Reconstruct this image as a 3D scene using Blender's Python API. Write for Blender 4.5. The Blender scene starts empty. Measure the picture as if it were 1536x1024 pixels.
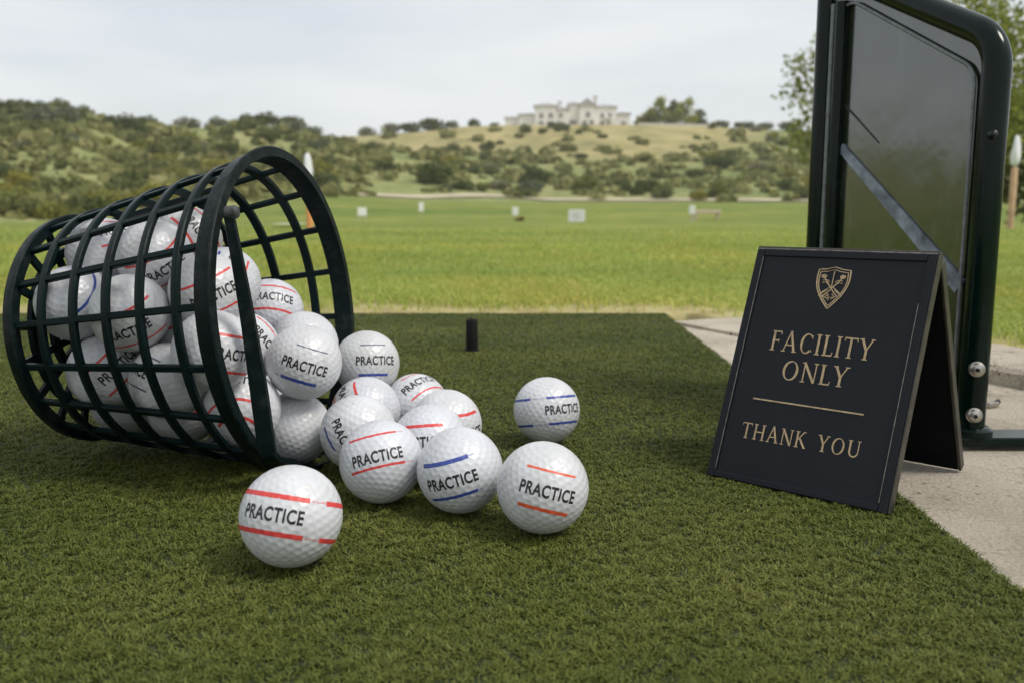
import bpy, bmesh, math, random
import numpy as np
from mathutils import Vector, Matrix, noise as mnoise

random.seed(7)
rng = np.random.RandomState(11)
R_ = math.radians
scn = bpy.context.scene
COL = scn.collection

# ------------------------------------------------------------------ camera
CAMH = 0.15
FPX = 1350.0
PITCH = math.atan((512 - 316) / FPX)
cam = bpy.data.cameras.new('camera')
cam.sensor_width = 36.0
cam.lens = 36.0 * FPX / 1536.0
cam.clip_start = 0.01
cam.clip_end = 6000
cam.dof.use_dof = True
cam.dof.focus_distance = 0.46
cam.dof.aperture_fstop = 14.0
camo = bpy.data.objects.new('camera', cam)
COL.objects.link(camo)
camo.location = (0, 0, CAMH)
camo.rotation_euler = (math.pi / 2 - PITCH, 0, 0)
scn.camera = camo
FW = np.array([0, math.cos(PITCH), -math.sin(PITCH)])
UP = np.array([0, math.sin(PITCH), math.cos(PITCH)])
RT = np.array([1.0, 0, 0])
CP = np.array([0, 0, CAMH])


def ray(x, y):
    return FW + RT * (x - 768) / FPX + UP * (512 - y) / FPX


def gp(x, y, z=0.0):
    d = ray(x, y)
    return CP + d * (z - CAMH) / d[2]


def at_r(x, y, r):
    """point on the ray of a picture point, r metres out on the ground plan"""
    d = ray(x, y)
    return CP + d * r / math.hypot(d[0], d[1])


# ------------------------------------------------------------------ scene helpers
def tag(o, label=None, cat=None, group=None, kind=None):
    if label: o['label'] = label
    if cat: o['category'] = cat
    if group: o['group'] = group
    if kind: o['kind'] = kind
    return o


def link(o, parent=None):
    COL.objects.link(o)
    if parent is not None: o.parent = parent
    return o


def empty(name, loc=(0, 0, 0), rot=(0, 0, 0)):
    o = bpy.data.objects.new(name, None)
    o.location = loc
    o.rotation_euler = rot
    o.empty_display_size = 0.02
    return link(o)


def obj_bm(name, bm, mat, parent=None, smooth=False, angle=None):
    me = bpy.data.meshes.new(name)
    bmesh.ops.recalc_face_normals(bm, faces=bm.faces)
    bm.to_mesh(me)
    bm.free()
    if smooth:
        me.polygons.foreach_set('use_smooth', [True] * len(me.polygons))
        if angle:
            me.set_sharp_from_angle(angle=R_(angle))
    if mat: me.materials.append(mat)
    return link(bpy.data.objects.new(name, me), parent)


def mesh_np(name, V, quads=None, tris=None, mat=None, smooth=False):
    me = bpy.data.meshes.new(name)
    V = np.asarray(V, np.float32)
    nq = 0 if quads is None else len(quads)
    nt = 0 if tris is None else len(tris)
    me.vertices.add(len(V))
    me.vertices.foreach_set('co', V.ravel())
    li = []
    if nq: li.append(np.asarray(quads, np.int32).ravel())
    if nt: li.append(np.asarray(tris, np.int32).ravel())
    li = np.concatenate(li)
    me.loops.add(len(li))
    me.loops.foreach_set('vertex_index', li)
    me.polygons.add(nq + nt)
    st = np.concatenate([np.arange(nq) * 4, nq * 4 + np.arange(nt) * 3]).astype(np.int32)
    me.polygons.foreach_set('loop_start', st)
    me.update(calc_edges=True)
    if smooth: me.polygons.foreach_set('use_smooth', np.ones(nq + nt, bool))
    if mat: me.materials.append(mat)
    return me


def add_box(bm, x0, x1, y0, y1, z0, z1, M=None, bevel=0):
    vs = [bm.verts.new(p) for p in ((x0, y0, z0), (x1, y0, z0), (x1, y1, z0), (x0, y1, z0),
                                    (x0, y0, z1), (x1, y0, z1), (x1, y1, z1), (x0, y1, z1))]
    fs = [bm.faces.new([vs[i] for i in f]) for f in ((3, 2, 1, 0), (4, 5, 6, 7), (0, 1, 5, 4), (1, 2, 6, 5), (2, 3, 7, 6), (3, 0, 4, 7))]
    if bevel:
        es = list({e for f in fs for e in f.edges})
        r = bmesh.ops.bevel(bm, geom=es, offset=bevel, segments=2, affect='EDGES', profile=0.5)
        vs = list({v for f in r['faces'] for v in f.verts} | {v for v in vs if v.is_valid})
    if M is not None:
        for v in vs: v.co = M @ v.co
    return vs


def add_tube(bm, pts, rad, n=16, caps=True):
    pts = [Vector(p) for p in pts]
    rings = []
    prev = None
    for i, p in enumerate(pts):
        a = pts[max(i - 1, 0)]
        b = pts[min(i + 1, len(pts) - 1)]
        t = (b - a).normalized()
        if prev is None:
            s = t.orthogonal().normalized()
        else:
            s = (prev - t * prev.dot(t)).normalized()
        prev = s
        c = t.cross(s)
        r = rad[i] if hasattr(rad, '__len__') else rad
        rings.append([bm.verts.new(p + (s * math.cos(2 * math.pi * k / n) + c * math.sin(2 * math.pi * k / n)) * r) for k in range(n)])
    for A, B in zip(rings, rings[1:]):
        for k in range(n):
            bm.faces.new((A[k], A[(k + 1) % n], B[(k + 1) % n], B[k]))
    if caps:
        bm.faces.new(rings[0][::-1])
        bm.faces.new(rings[-1])


def add_lathe(bm, prof, n=24, M=None):
    rings = []
    for (r, z) in prof:
        ring = []
        for k in range(n):
            a = 2 * math.pi * k / n
            p = Vector((r * math.cos(a), r * math.sin(a), z))
            ring.append(bm.verts.new(M @ p if M is not None else p))
        rings.append(ring)
    for A, B in zip(rings, rings[1:]):
        for k in range(n):
            bm.faces.new((A[k], A[(k + 1) % n], B[(k + 1) % n], B[k]))
    bm.faces.new(rings[0][::-1])
    bm.faces.new(rings[-1])


def add_sweep(bm, frames, closed=False):
    """frames: list of cross sections (each a list of points, same count)"""
    rings = [[bm.verts.new(Vector(p)) for p in fr] for fr in frames]
    n = len(rings[0])
    prs = list(zip(rings, rings[1:]))
    if closed: prs.append((rings[-1], rings[0]))
    for A, B in prs:
        for k in range(n):
            bm.faces.new((A[k], A[(k + 1) % n], B[(k + 1) % n], B[k]))
    if not closed:
        bm.faces.new(rings[0][::-1])
        bm.faces.new(rings[-1])


# ------------------------------------------------------------------ materials
class NT:
    def __init__(s, name):
        s.m = bpy.data.materials.new(name)
        s.m.use_nodes = True
        s.n = s.m.node_tree.nodes
        s.l = s.m.node_tree.links
        s.b = s.n['Principled BSDF']

    def node(s, t, **kw):
        n = s.n.new(t)
        for k, v in kw.items():
            if k in n.bl_rna.properties: setattr(n, k, v)
            else: n.inputs[k.replace('_', ' ')].default_value = v
        return n

    def noise(s, vec, scale, detail=4, rough=.55):
        n = s.node('ShaderNodeTexNoise')
        n.inputs['Scale'].default_value = scale
        n.inputs['Detail'].default_value = detail
        n.inputs['Roughness'].default_value = rough
        if vec is not None: s.l.new(vec, n.inputs['Vector'])
        return n.outputs['Fac']

    def ramp(s, fac, stops):
        r = s.n.new('ShaderNodeValToRGB')
        el = r.color_ramp.elements
        while len(el) < len(stops): el.new(0.5)
        for e, (p, c) in zip(el, stops):
            e.position = p
            e.color = (*c, 1)
        s.l.new(fac, r.inputs['Fac'])
        return r.outputs['Color']

    def mix(s, fac, a, b, mode='MIX'):
        m = s.n.new('ShaderNodeMix')
        m.data_type = 'RGBA'
        m.blend_type = mode
        for v, i in ((fac, 0), (a, 6), (b, 7)):
            if isinstance(v, (int, float)): m.inputs[i].default_value = v
            elif isinstance(v, tuple): m.inputs[i].default_value = (*v, 1)
            else: s.l.new(v, m.inputs[i])
        return m.outputs[2]

    def pos(s):
        return s.n.new('ShaderNodeNewGeometry').outputs['Position']

    def objc(s):
        return s.n.new('ShaderNodeTexCoord').outputs['Object']

    def scaled(s, vec, sc):
        m = s.n.new('ShaderNodeMapping')
        m.inputs['Scale'].default_value = sc
        s.l.new(vec, m.inputs['Vector'])
        return m.outputs['Vector']

    def bump(s, h, strength, dist):
        b = s.n.new('ShaderNodeBump')
        b.inputs['Strength'].default_value = strength
        b.inputs['Distance'].default_value = dist
        s.l.new(h, b.inputs['Height'])
        s.l.new(b.outputs['Normal'], s.b.inputs['Normal'])

    def set(s, color=None, rough=None, metal=None, spec=None):
        for v, k in ((color, 'Base Color'), (rough, 'Roughness'), (metal, 'Metallic'), (spec, 'Specular IOR Level')):
            if v is None: continue
            if isinstance(v, tuple): s.b.inputs[k].default_value = (*v, 1)
            elif isinstance(v, (int, float)): s.b.inputs[k].default_value = v
            else: s.l.new(v, s.b.inputs[k])
        return s


def mat_plain(name, c, rough=.5, metal=0., var=.15, scale=200., bump=0., bscale=None, spec=None):
    t = NT(name)
    o = t.objc()
    f = t.noise(o, scale, 5)
    lo = tuple(x * (1 - var) for x in c)
    hi = tuple(min(1, x * (1 + var)) for x in c)
    t.set(color=t.ramp(f, [(.3, lo), (.7, hi)]), rough=rough, metal=metal, spec=spec)
    if bump: t.bump(t.noise(o, bscale or scale * 4, 3), .6, bump)
    return t.m


# golf ball cover
t = NT('ball_cover')
o = t.objc()
rnd = t.n.new('ShaderNodeObjectInfo').outputs['Random']
base = t.ramp(t.noise(o, 70, 5), [(.3, (.54, .545, .56)), (.55, (.615, .625, .655)), (.8, (.645, .655, .685))])
base = t.mix(1.0, base, t.ramp(rnd, [(0, (.90, .90, .87)), (.5, (1, 1, 1)), (1, (.96, .97, 1.0))]), 'MULTIPLY')
mpn = t.n.new('ShaderNodeVectorMath'); mpn.operation = 'MULTIPLY_ADD'
cmb = t.n.new('ShaderNodeCombineXYZ')
for q_ in range(3): t.l.new(rnd, cmb.inputs[q_])
mpn.inputs[1].default_value = (1, 1, 1)
t.l.new(o, mpn.inputs[0]); t.l.new(cmb.outputs[0], mpn.inputs[2])
scuff = t.ramp(t.noise(t.scaled(mpn.outputs[0], (1, 2.2, 1)), 95, 7, .75), [(.57, (0,) * 3), (.68, (.42,) * 3)])
base = t.mix(scuff, base, (.36, .36, .33))
spk = t.ramp(t.noise(o, 420, 2), [(.22, (.45, .46, .46)), (.32, (1, 1, 1))])
t.set(color=t.mix(.35, base, t.mix(1.0, base, spk, 'MULTIPLY')), rough=t.ramp(t.noise(o, 160, 4), [(.3, (.28,) * 3), (.7, (.5,) * 3)]))
t.b.inputs['Coat Weight'].default_value = .25
t.b.inputs['Coat Roughness'].default_value = .25
t.bump(t.noise(o, 260, 3), .25, .0004)
M_BALL = t.m


def ink(name, c):
    t = NT(name)
    o = t.objc()
    w = t.noise(o, 900, 3)
    t.set(color=t.mix(t.ramp(w, [(.27, (.55,) * 3), (.36, (0,) * 3)]), c, (.6, .6, .62)), rough=.42)
    return t.m


M_RED = ink('red_ink', (.62, .055, .05))
M_ORANGE = ink('orange_red_ink', (.68, .10, .04))
M_BLUE = ink('blue_ink', (.035, .065, .30))
M_THIN = ink('slate_ink', (.10, .11, .16))
M_BLACK = ink('black_ink', (.012, .012, .014))

M_PLASTIC = mat_plain('basket_plastic', (.0035, .0105, .0115), .36, var=.35, scale=60, bump=.0003, bscale=300, spec=.09)
t = NT('basket_rim_plastic')
o = t.objc()
t.set(color=t.mix(t.ramp(t.noise(t.scaled(o, (1, 1, 1)), 110, 6, .7), [(.52, (0,) * 3), (.72, (.6,) * 3)]), (.0032, .0085, .0092), (.030, .036, .038)),
      rough=t.ramp(t.noise(o, 140, 4), [(.3, (.30,) * 3), (.7, (.55,) * 3)]), spec=.11)
t.bump(t.noise(o, 420, 5, .7), .5, .0006)
M_RIM = t.m
M_TUBE = mat_plain('green_tube_paint', (.0020, .0085, .0060), .14, var=.3, scale=40, spec=.20)
M_SIGN = None
t = NT('sign_board')
o = t.objc()
sc1 = t.noise(t.scaled(o, (1, 1, 1)), 30, 6, .7)
t.set(color=t.mix(t.ramp(t.noise(o, 110, 6, .75), [(.62, (0,) * 3), (.78, (.25,) * 3)]), (.0068, .0088, .0128), (.06, .067, .08)),
      rough=t.ramp(sc1, [(.3, (.34,) * 3), (.7, (.52,) * 3)]))
t.bump(t.noise(o, 500, 4), .3, .0002)
t.b.inputs['Specular IOR Level'].default_value = .22
M_SIGN = t.m
M_SIGNEDGE = mat_plain('sign_edge_metal', (.050, .046, .037), .42, metal=.4, var=.4, scale=120)
M_SIGNIN = mat_plain('sign_inner', (.004, .004, .005), .9, spec=.15)
M_EDGEHI = mat_plain('edge_highlight', (.16, .15, .135), .5, var=.6, scale=260)  # pale colour of the painted edge highlights on the sign
M_GOLD = mat_plain('gold_lettering', (.42, .31, .175), .5, var=.25, scale=300)
M_STEEL = mat_plain('bolt_steel', (.42, .40, .36), .32, metal=1., var=.25, scale=400, bump=.0003)
M_RUBBER = mat_plain('black_rubber', (.007, .007, .007), .6, var=.3, scale=300, spec=.15)
M_REFL = mat_plain('reflection_band', (.21, .24, .30), .34, metal=.3, var=.65, scale=70)  # bluish grey of the reflection band painted on the divider sheet
M_DARKLINE = mat_plain('line_dark', (.022, .026, .021), .35)
M_DARKBOLT = mat_plain('dark_bolt', (.02, .024, .024), .3, metal=.7)

# divider sheet: dark green, glossy, smeared
t = NT('divider_sheet')
o = t.objc()
sm = t.ramp(t.noise(t.scaled(o, (1, 1, .45)), 42, 8, .8), [(.53, (0,) * 3), (.70, (.75,) * 3)])
t.set(color=t.mix(sm, t.ramp(t.noise(o, 14, 6), [(.3, (.010, .017, .008)), (.7, (.018, .026, .013))]), (.085, .094, .085)),
      rough=t.ramp(t.noise(o, 38, 7, .7), [(.35, (.09,) * 3), (.75, (.20,) * 3)]))
t.b.inputs['IOR'].default_value = 2.25
t.bump(t.noise(o, 22, 3), .18, .002)
M_SHEET = t.m

# concrete
t = NT('concrete')
p = t.pos()
c = t.ramp(t.noise(p, 9, 8, .65), [(.28, (.44, .385, .29)), (.5, (.66, .58, .46)), (.75, (.76, .68, .555))])
pit = t.ramp(t.noise(t.scaled(p, (1, 1.6, 1)), 160, 3), [(.34, (.08, .066, .05)), (.41, (1, 1, 1))])
patch = t.ramp(t.noise(p, 16, 2), [(.5, (0,) * 3), (.66, (1,) * 3)])
vor = t.n.new('ShaderNodeTexVoronoi')
vor.feature = 'DISTANCE_TO_EDGE'
vor.inputs['Scale'].default_value = 5.0
wn = t.n.new('ShaderNodeTexNoise')
wn.inputs['Scale'].default_value = 9
wn.inputs['Detail'].default_value = 5
t.l.new(p, wn.inputs['Vector'])
wm = t.n.new('ShaderNodeMix')
wm.data_type = 'VECTOR'
wm.inputs[0].default_value = .22
t.l.new(p, wm.inputs[4])
t.l.new(wn.outputs['Color'], wm.inputs[5])
t.l.new(wm.outputs[1], vor.inputs['Vector'])
crk = t.ramp(vor.outputs['Distance'], [(.0, (.35, .31, .27)), (.012, (1, 1, 1))])
c = t.mix(patch, c, t.mix(1.0, c, pit, 'MULTIPLY'))
c = t.mix(.38, c, t.mix(1.0, c, crk, 'MULTIPLY'))
fine = t.noise(p, 420, 4, .7)
c = t.mix(.5, c, t.mix(1.0, c, t.ramp(fine, [(.34, (.50,) * 3), (.58, (1,) * 3)]), 'MULTIPLY'))
t.set(color=c, rough=.88)
t.bump(t.noise(p, 330, 6, .75), 1.0, .0045)
M_CONC = t.m
M_DIRT = mat_plain('dry_soil', (.34, .26, .155), .95, var=.35, scale=30, bump=.004, bscale=120)

# turf base
t = NT('turf_backing')
p = t.pos()
t.set(color=t.ramp(t.noise(p, 900, 4), [(.3, (.018, .030, .008)), (.7, (.05, .075, .02))]), rough=.9)
t.bump(t.noise(p, 1400, 3), 1.0, .002)
M_TURFB = t.m


def blade_mat(name, stops, patch=None, transl=.25, rough=.55, pscale=3.):
    t = NT(name)
    g = t.n.new('ShaderNodeNewGeometry')
    c = t.ramp(g.outputs['Random Per Island'], stops)
    if patch:
        pf = t.noise(t.scaled(g.outputs['Position'], (1, .45, 1)), pscale, 4)
        c = t.mix(t.ramp(pf, [(.40, (0,) * 3), (.66, (1,) * 3)]), c, t.mix(1.0, c, patch, 'MULTIPLY'))
    if patch:
        pf2 = t.noise(t.scaled(g.outputs['Position'], (.6, 1.1, 1)), pscale * .42, 6, .65)
        c = t.mix(1.0, c, t.ramp(pf2, [(.36, (.66, .76, .66)), (.60, (1.08, 1.05, 1.0))]), 'MULTIPLY')
    t.set(color=c, rough=rough)
    t.b.inputs['Specular IOR Level'].default_value = .14
    tr = t.n.new('ShaderNodeBsdfTranslucent')
    t.l.new(c, tr.inputs['Color'])
    mx = t.n.new('ShaderNodeMixShader')
    mx.inputs['Fac'].default_value = transl
    t.l.new(t.b.outputs[0], mx.inputs[1])
    t.l.new(tr.outputs[0], mx.inputs[2])
    t.l.new(mx.outputs[0], t.n['Material Output'].inputs['Surface'])
    return t.m


M_TURF = blade_mat('turf_fibre', [(0, (.092, .106, .023)), (.45, (.146, .162, .037)), (.8, (.190, .206, .052)), (1., (.24, .245, .08))], (.78, .84, .70), .2, .5, 9.)
M_GRASS = blade_mat('field_grass', [(0, (.28, .37, .08)), (.5, (.395, .485, .12)), (.85, (.53, .57, .17)), (1., (.66, .61, .28))], (1.16, .97, .88), .45, .6, 2.2)

# terrain: mown field + dry hill, split by the hill attribute (what grows where)
t = NT('terrain')
p = t.pos()
ha = t.n.new('ShaderNodeAttribute')
ha.attribute_name = 'hill'
hill = ha.outputs['Fac']
da = t.n.new('ShaderNodeAttribute')
da.attribute_name = 'dry'
f1 = t.ramp(t.noise(t.scaled(p, (.5, 1, 1)), .9, 8, .65), [(.3, (.135, .175, .036)), (.5, (.195, .235, .054)), (.72, (.295, .305, .095))])
f2 = t.ramp(t.noise(t.scaled(p, (.10, .30, .3)), .55, 5), [(.38, (.70, .82, .70)), (.62, (1.12, 1.05, 1.0))])
fc = t.mix(1.0, f1, f2, 'MULTIPLY')
ff = t.ramp(t.noise(p, 55, 4, .7), [(.3, (.72,) * 3), (.65, (1.1,) * 3)])
fc = t.mix(1.0, fc, ff, 'MULTIPLY')
fc = t.mix(da.outputs['Fac'], fc, t.ramp(t.noise(p, 20, 5), [(.35, (.33, .255, .13)), (.65, (.46, .40, .20))]))
h1 = t.ramp(t.noise(p, .06, 7, .7), [(.34, (.17, .205, .075)), (.52, (.26, .27, .11)), (.70, (.41, .37, .19))])
h2 = t.ramp(t.noise(p, .5, 6, .75), [(.32, (.62, .68, .6)), (.6, (1.08,) * 3)])
hc = t.mix(1.0, h1, h2, 'MULTIPLY')
ta = t.n.new('ShaderNodeAttribute')
ta.attribute_name = 'tan'
hc = t.mix(ta.outputs['Fac'], hc, t.ramp(t.noise(p, .13, 8, .7), [(.34, (.20, .195, .085)), (.5, (.33, .285, .13)), (.66, (.43, .365, .19))]))
t.set(color=t.mix(hill, fc, hc), rough=.95, spec=.1)
M_TERR = t.m
M_PATH = mat_plain('path_gravel', (.47, .41, .29), .95, var=.2, scale=.3)
M_SAND = mat_plain('bunker_sand', (.62, .56, .45), .95, var=.12, scale=1.5)


def leaf_mat(name, stops, transl=.3):
    t = NT(name)
    g = t.n.new('ShaderNodeNewGeometry')
    oi = t.n.new('ShaderNodeObjectInfo')
    c = t.ramp(g.outputs['Random Per Island'], stops)
    k = t.ramp(oi.outputs['Random'], [(0, (.72, .78, .72)), (.5, (1, 1, 1)), (1, (1.25, 1.12, .95))])
    c = t.mix(1.0, c, k, 'MULTIPLY')
    t.set(color=c, rough=.7, spec=.2)
    tr = t.n.new('ShaderNodeBsdfTranslucent')
    t.l.new(c, tr.inputs['Color'])
    mx = t.n.new('ShaderNodeMixShader')
    mx.inputs['Fac'].default_value = transl
    t.l.new(t.b.outputs[0], mx.inputs[1])
    t.l.new(tr.outputs[0], mx.inputs[2])
    t.l.new(mx.outputs[0], t.n['Material Output'].inputs['Surface'])
    return t.m


M_LDARK = leaf_mat('dark_leaf', [(0, (.055, .075, .020)), (.6, (.100, .125, .034)), (1, (.16, .18, .055))])
M_LOLIVE = leaf_mat('olive_leaf', [(0, (.095, .115, .038)), (.6, (.155, .175, .060)), (1, (.24, .24, .095))])
M_LYEL = leaf_mat('yellow_green_leaf', [(0, (.14, .15, .030)), (.6, (.23, .23, .045)), (1, (.32, .30, .075))])
M_LTREE = leaf_mat('tree_leaf', [(0, (.16, .19, .035)), (.6, (.30, .33, .06)), (1, (.44, .45, .12))], .5)
M_LSKY = leaf_mat('sunny_leaf', [(0, (.20, .23, .035)), (.6, (.40, .42, .065)), (1, (.56, .54, .13))], .5)
M_SCRUB = leaf_mat('scrub_leaf', [(0, (.15, .17, .06)), (.6, (.21, .225, .085)), (1, (.30, .29, .13))], .35)
M_LGREY = leaf_mat('grey_green_leaf', [(0, (.13, .145, .09)), (.6, (.20, .21, .14)), (1, (.28, .28, .19))])
M_BARK = mat_plain('bark', (.09, .07, .05), .9, var=.4, scale=6)
M_HWALL = mat_plain('house_render', (.84, .82, .77), .85, var=.08, scale=.6)
M_HROOF = mat_plain('house_roof', (.40, .39, .38), .8, var=.2, scale=2)
M_HWIN = mat_plain('house_glass', (.20, .21, .22), .25, var=.2, scale=1)
M_HTRIM = mat_plain('house_trim', (.64, .61, .56), .7, var=.1, scale=1)
M_WHITE = mat_plain('white_paint', (.80, .80, .78), .55, var=.06, scale=4)
M_WHITEC = mat_plain('white_cloth', (.78, .79, .82), .8, var=.08, scale=9)
M_ORANGEP = mat_plain('orange_paint', (.66, .28, .085), .6, var=.15, scale=8)
M_PALEP = mat_plain('pale_wood', (.52, .46, .36), .75, var=.15, scale=10)
M_GREYTXT = mat_plain('grey_print', (.42, .43, .44), .6)
M_TAN = mat_plain('dry_clump', (.20, .15, .06), .9, var=.3, scale=30)

# ------------------------------------------------------------------ world and sun
SUN_EL, SUN_AZ = 54.0, 116.0       # azimuth clockwise from straight ahead (+Y)
w = bpy.data.worlds.new('World')
scn.world = w
w.use_nodes = True
wn_, wl = w.node_tree.nodes, w.node_tree.links
bg = wn_['Background']
sky = wn_.new('ShaderNodeTexSky')
sky.sky_type = 'NISHITA'
sky.sun_disc = False
sky.sun_elevation = R_(SUN_EL)
sky.sun_rotation = R_(SUN_AZ)
sky.dust_density = 3.0
sky.air_density = 1.0
tc = wn_.new('ShaderNodeTexCoord')
mp = wn_.new('ShaderNodeMapping')
mp.inputs['Scale'].default_value = (1.0, 1.2, 5.0)
mp.inputs['Rotation'].default_value = (0, R_(14), R_(20))
wl.new(tc.outputs['Generated'], mp.inputs['Vector'])
nz = wn_.new('ShaderNodeTexNoise')
nz.inputs['Scale'].default_value = 1.7
nz.inputs['Detail'].default_value = 7
nz.inputs['Roughness'].default_value = .55
wl.new(mp.outputs['Vector'], nz.inputs['Vector'])
rp = wn_.new('ShaderNodeValToRGB')
rp.color_ramp.elements[0].position = .30
rp.color_ramp.elements[0].color = (.58, .58, .58, 1)
rp.color_ramp.elements[1].position = .68
rp.color_ramp.elements[1].color = (.97, .97, .97, 1)
wl.new(nz.outputs['Fac'], rp.inputs['Fac'])
mxw = wn_.new('ShaderNodeMix')
mxw.data_type = 'RGBA'
wl.new(rp.outputs['Color'], mxw.inputs[0])
wl.new(sky.outputs['Color'], mxw.inputs[6])
SKYV = 6.45
mxw.inputs[7].default_value = (SKYV * .985, SKYV * 1.01, SKYV * 1.035, 1)
wl.new(mxw.outputs[2], bg.inputs['Color'])
bg.inputs['Strength'].default_value = .10

sd = bpy.data.lights.new('sun', 'SUN')
sd.energy = 1.7
sd.angle = R_(17)
sd.color = (1.0, .955, .88)
so = bpy.data.objects.new('sun', sd)
link(so)
so.rotation_euler = (R_(90 - SUN_EL), 0, R_(180 - SUN_AZ) + math.pi * 0)
# a sun lamp shines along its -Z; aim it from the sun towards the scene
dv = Vector((math.sin(R_(SUN_AZ)) * math.cos(R_(SUN_EL)), math.cos(R_(SUN_AZ)) * math.cos(R_(SUN_EL)), math.sin(R_(SUN_EL))))
so.rotation_euler = dv.to_track_quat('Z', 'Y').to_euler()
so.location = (3, 3, 6)

scn.view_settings.view_transform = 'Standard'
scn.view_settings.look = 'None'
scn.view_settings.exposure = 0.50
scn.view_settings.gamma = 1
scn.render.engine = 'CYCLES'
scn.cycles.max_bounces = 8
scn.cycles.use_denoising = True

# ------------------------------------------------------------------ plan of the tee pad
MAT_FAR = 1.318
mr_a, mr_b = gp(1010, 480)[:2], gp(1536, 890)[:2]          # right edge of the mat
kb_dir = np.array([0.4284 - 0.217, 0.7766 - 1.2017]); kb_dir /= np.linalg.norm(kb_dir)   # kerb line
kb_a = np.array([0.217, 1.2117])
kb_n = np.array([-kb_dir[1], kb_dir[0]])                    # points away (to the field)
if kb_n[0] < 0: kb_n = -kb_n
KW, KH = 0.115, 0.016


def mat_right(y):
    k = (y - mr_b[1]) / (mr_a[1] - mr_b[1])
    return mr_b[0] + (mr_a[0] - mr_b[0]) * k


def smooth(a, b, x):
    k = np.clip((x - a) / (b - a), 0, 1)
    return k * k * (3 - 2 * k)


L_X = [-9000, -3000, -600, -200, 0, 60, 100, 150, 200, 250, 300, 390, 450, 520, 600, 700, 800, 850, 900]
L_Y = [200, 170, 150, 160, 172, 168, 163, 178, 192, 199, 200, 196, 202, 212, 226, 240, 275, 306, 320]
C_X = [-9000, 200, 350, 480, 560, 620, 700, 780, 940, 1060, 1120, 1200, 1260, 1400, 1600, 3000, 9000]
C_Y = [240, 225, 214, 209, 207, 202, 194, 191.5, 191.5, 194, 198, 200, 194, 186, 180, 185, 220]
LB_X = [-9000, -600, 0, 100, 300, 480, 640, 850]
LB_R = [60, 46, 45, 48, 62, 76, 86, 92]
FB_X = [-9000, 0, 100, 300, 480, 640, 900, 1215, 3000]
FB_Y = [335, 335, 332, 318, 296, 304, 305, 306, 315]


def px_of(phi):
    return np.where(np.abs(phi) < 1.42, 768 + FPX * np.tan(np.clip(phi, -1.42, 1.42)) / 1.0, np.sign(phi) * 9000)


def zpix(y, r, phi):
    return CAMH + (316 - y) / FPX * r * np.maximum(np.cos(phi), .35)


def height(phi, r):
    """terrain height and masks at polar plan coordinates about the tee"""
    phi = np.asarray(phi, float); r = np.asarray(r, float)
    px = px_of(phi)
    X, Y = r * np.sin(phi), r * np.cos(phi)
    fb = np.interp(px, FB_X, FB_Y)
    front = np.where(np.abs(phi) < 1.5, 1.0, 0.0)
    zb = zpix(fb, 88.0, phi)
    zf = -.35 * smooth(9, 34, r) * (1 - smooth(40, 60, r)) + zb * smooth(36, 88, r) * front
    zf = zf + .06 * np.sin(X * .21 + 1) * np.sin(Y * .13) * smooth(10, 30, r)
    bump = 0.9 * np.sin(X * .11 + Y * .05) * np.sin(Y * .09 - X * .03 + 1.3) + .5 * np.sin(X * .29 + 2) * np.sin(Y * .23)
    # left hill
    lc = np.interp(px, L_X, L_Y); lb = np.interp(px, LB_X, LB_R)
    lcr = 135.0
    k = np.clip((r - lb) / (lcr - lb), 0, 1)
    yb = np.interp(px, FB_X, FB_Y)
    ypx = yb + (lc - yb) * k ** .92
    zl = zpix(ypx, np.minimum(r, lcr), phi) - .10 * np.maximum(r - lcr, 0) + bump * np.minimum(k * 4, 1) * .6
    zl = np.where((r > lb) & (px < 870), zl, -50)
    # far hill
    cc = np.interp(px, C_X, C_Y)
    cb, ccr = 93.0, 205.0
    k = np.clip((r - cb) / (ccr - cb), 0, 1)
    ypx = yb + (cc - yb) * k ** .85
    zc = zpix(ypx, np.minimum(r, ccr), phi) - .16 * np.maximum(r - 250, 0) + bump * np.minimum(k * 3, 1) * .5 * (1 - smooth(185, 203, r))
    zc = np.where(r > cb, zc, -50)
    z = np.maximum(zf, np.maximum(zl, zc))
    hillm = (np.maximum(zl, zc) > zf).astype(float)
    z = np.where(front > .5, z, np.where(r > 70, zf + .05 * np.minimum(r - 70, 120), zf))
    z = np.where(r > 420, np.minimum(z, 0) * 0 - 5, z)
    tanm = hillm * smooth(.45, .75, k + .16 * np.sin(X * .1) * np.sin(Y * .08 + 2)) * (zc >= zl) * smooth(520, 640, px) * (1 - smooth(1080, 1180, px))
    tanm = np.maximum(tanm, hillm * (zc >= zl) * smooth(430, 520, px) * (1 - smooth(600, 700, px)) * .7)
    # the tee pad lies in a recess of the ground sheet
    krow = (X - kb_a[0]) * kb_n[0] + (Y - kb_a[1]) * kb_n[1]
    dpad = np.minimum(MAT_FAR + .004 - Y, np.where(X > kb_a[0] - .02, KW * .75 - krow, 1e3))
    pad = smooth(-.004, .012, dpad)
    z = z * (1 - pad) - .05 * pad
    return z, hillm, tanm, dpad


def gz(x, y):
    return float(height(math.atan2(x, y), math.hypot(x, y))[0])


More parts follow.
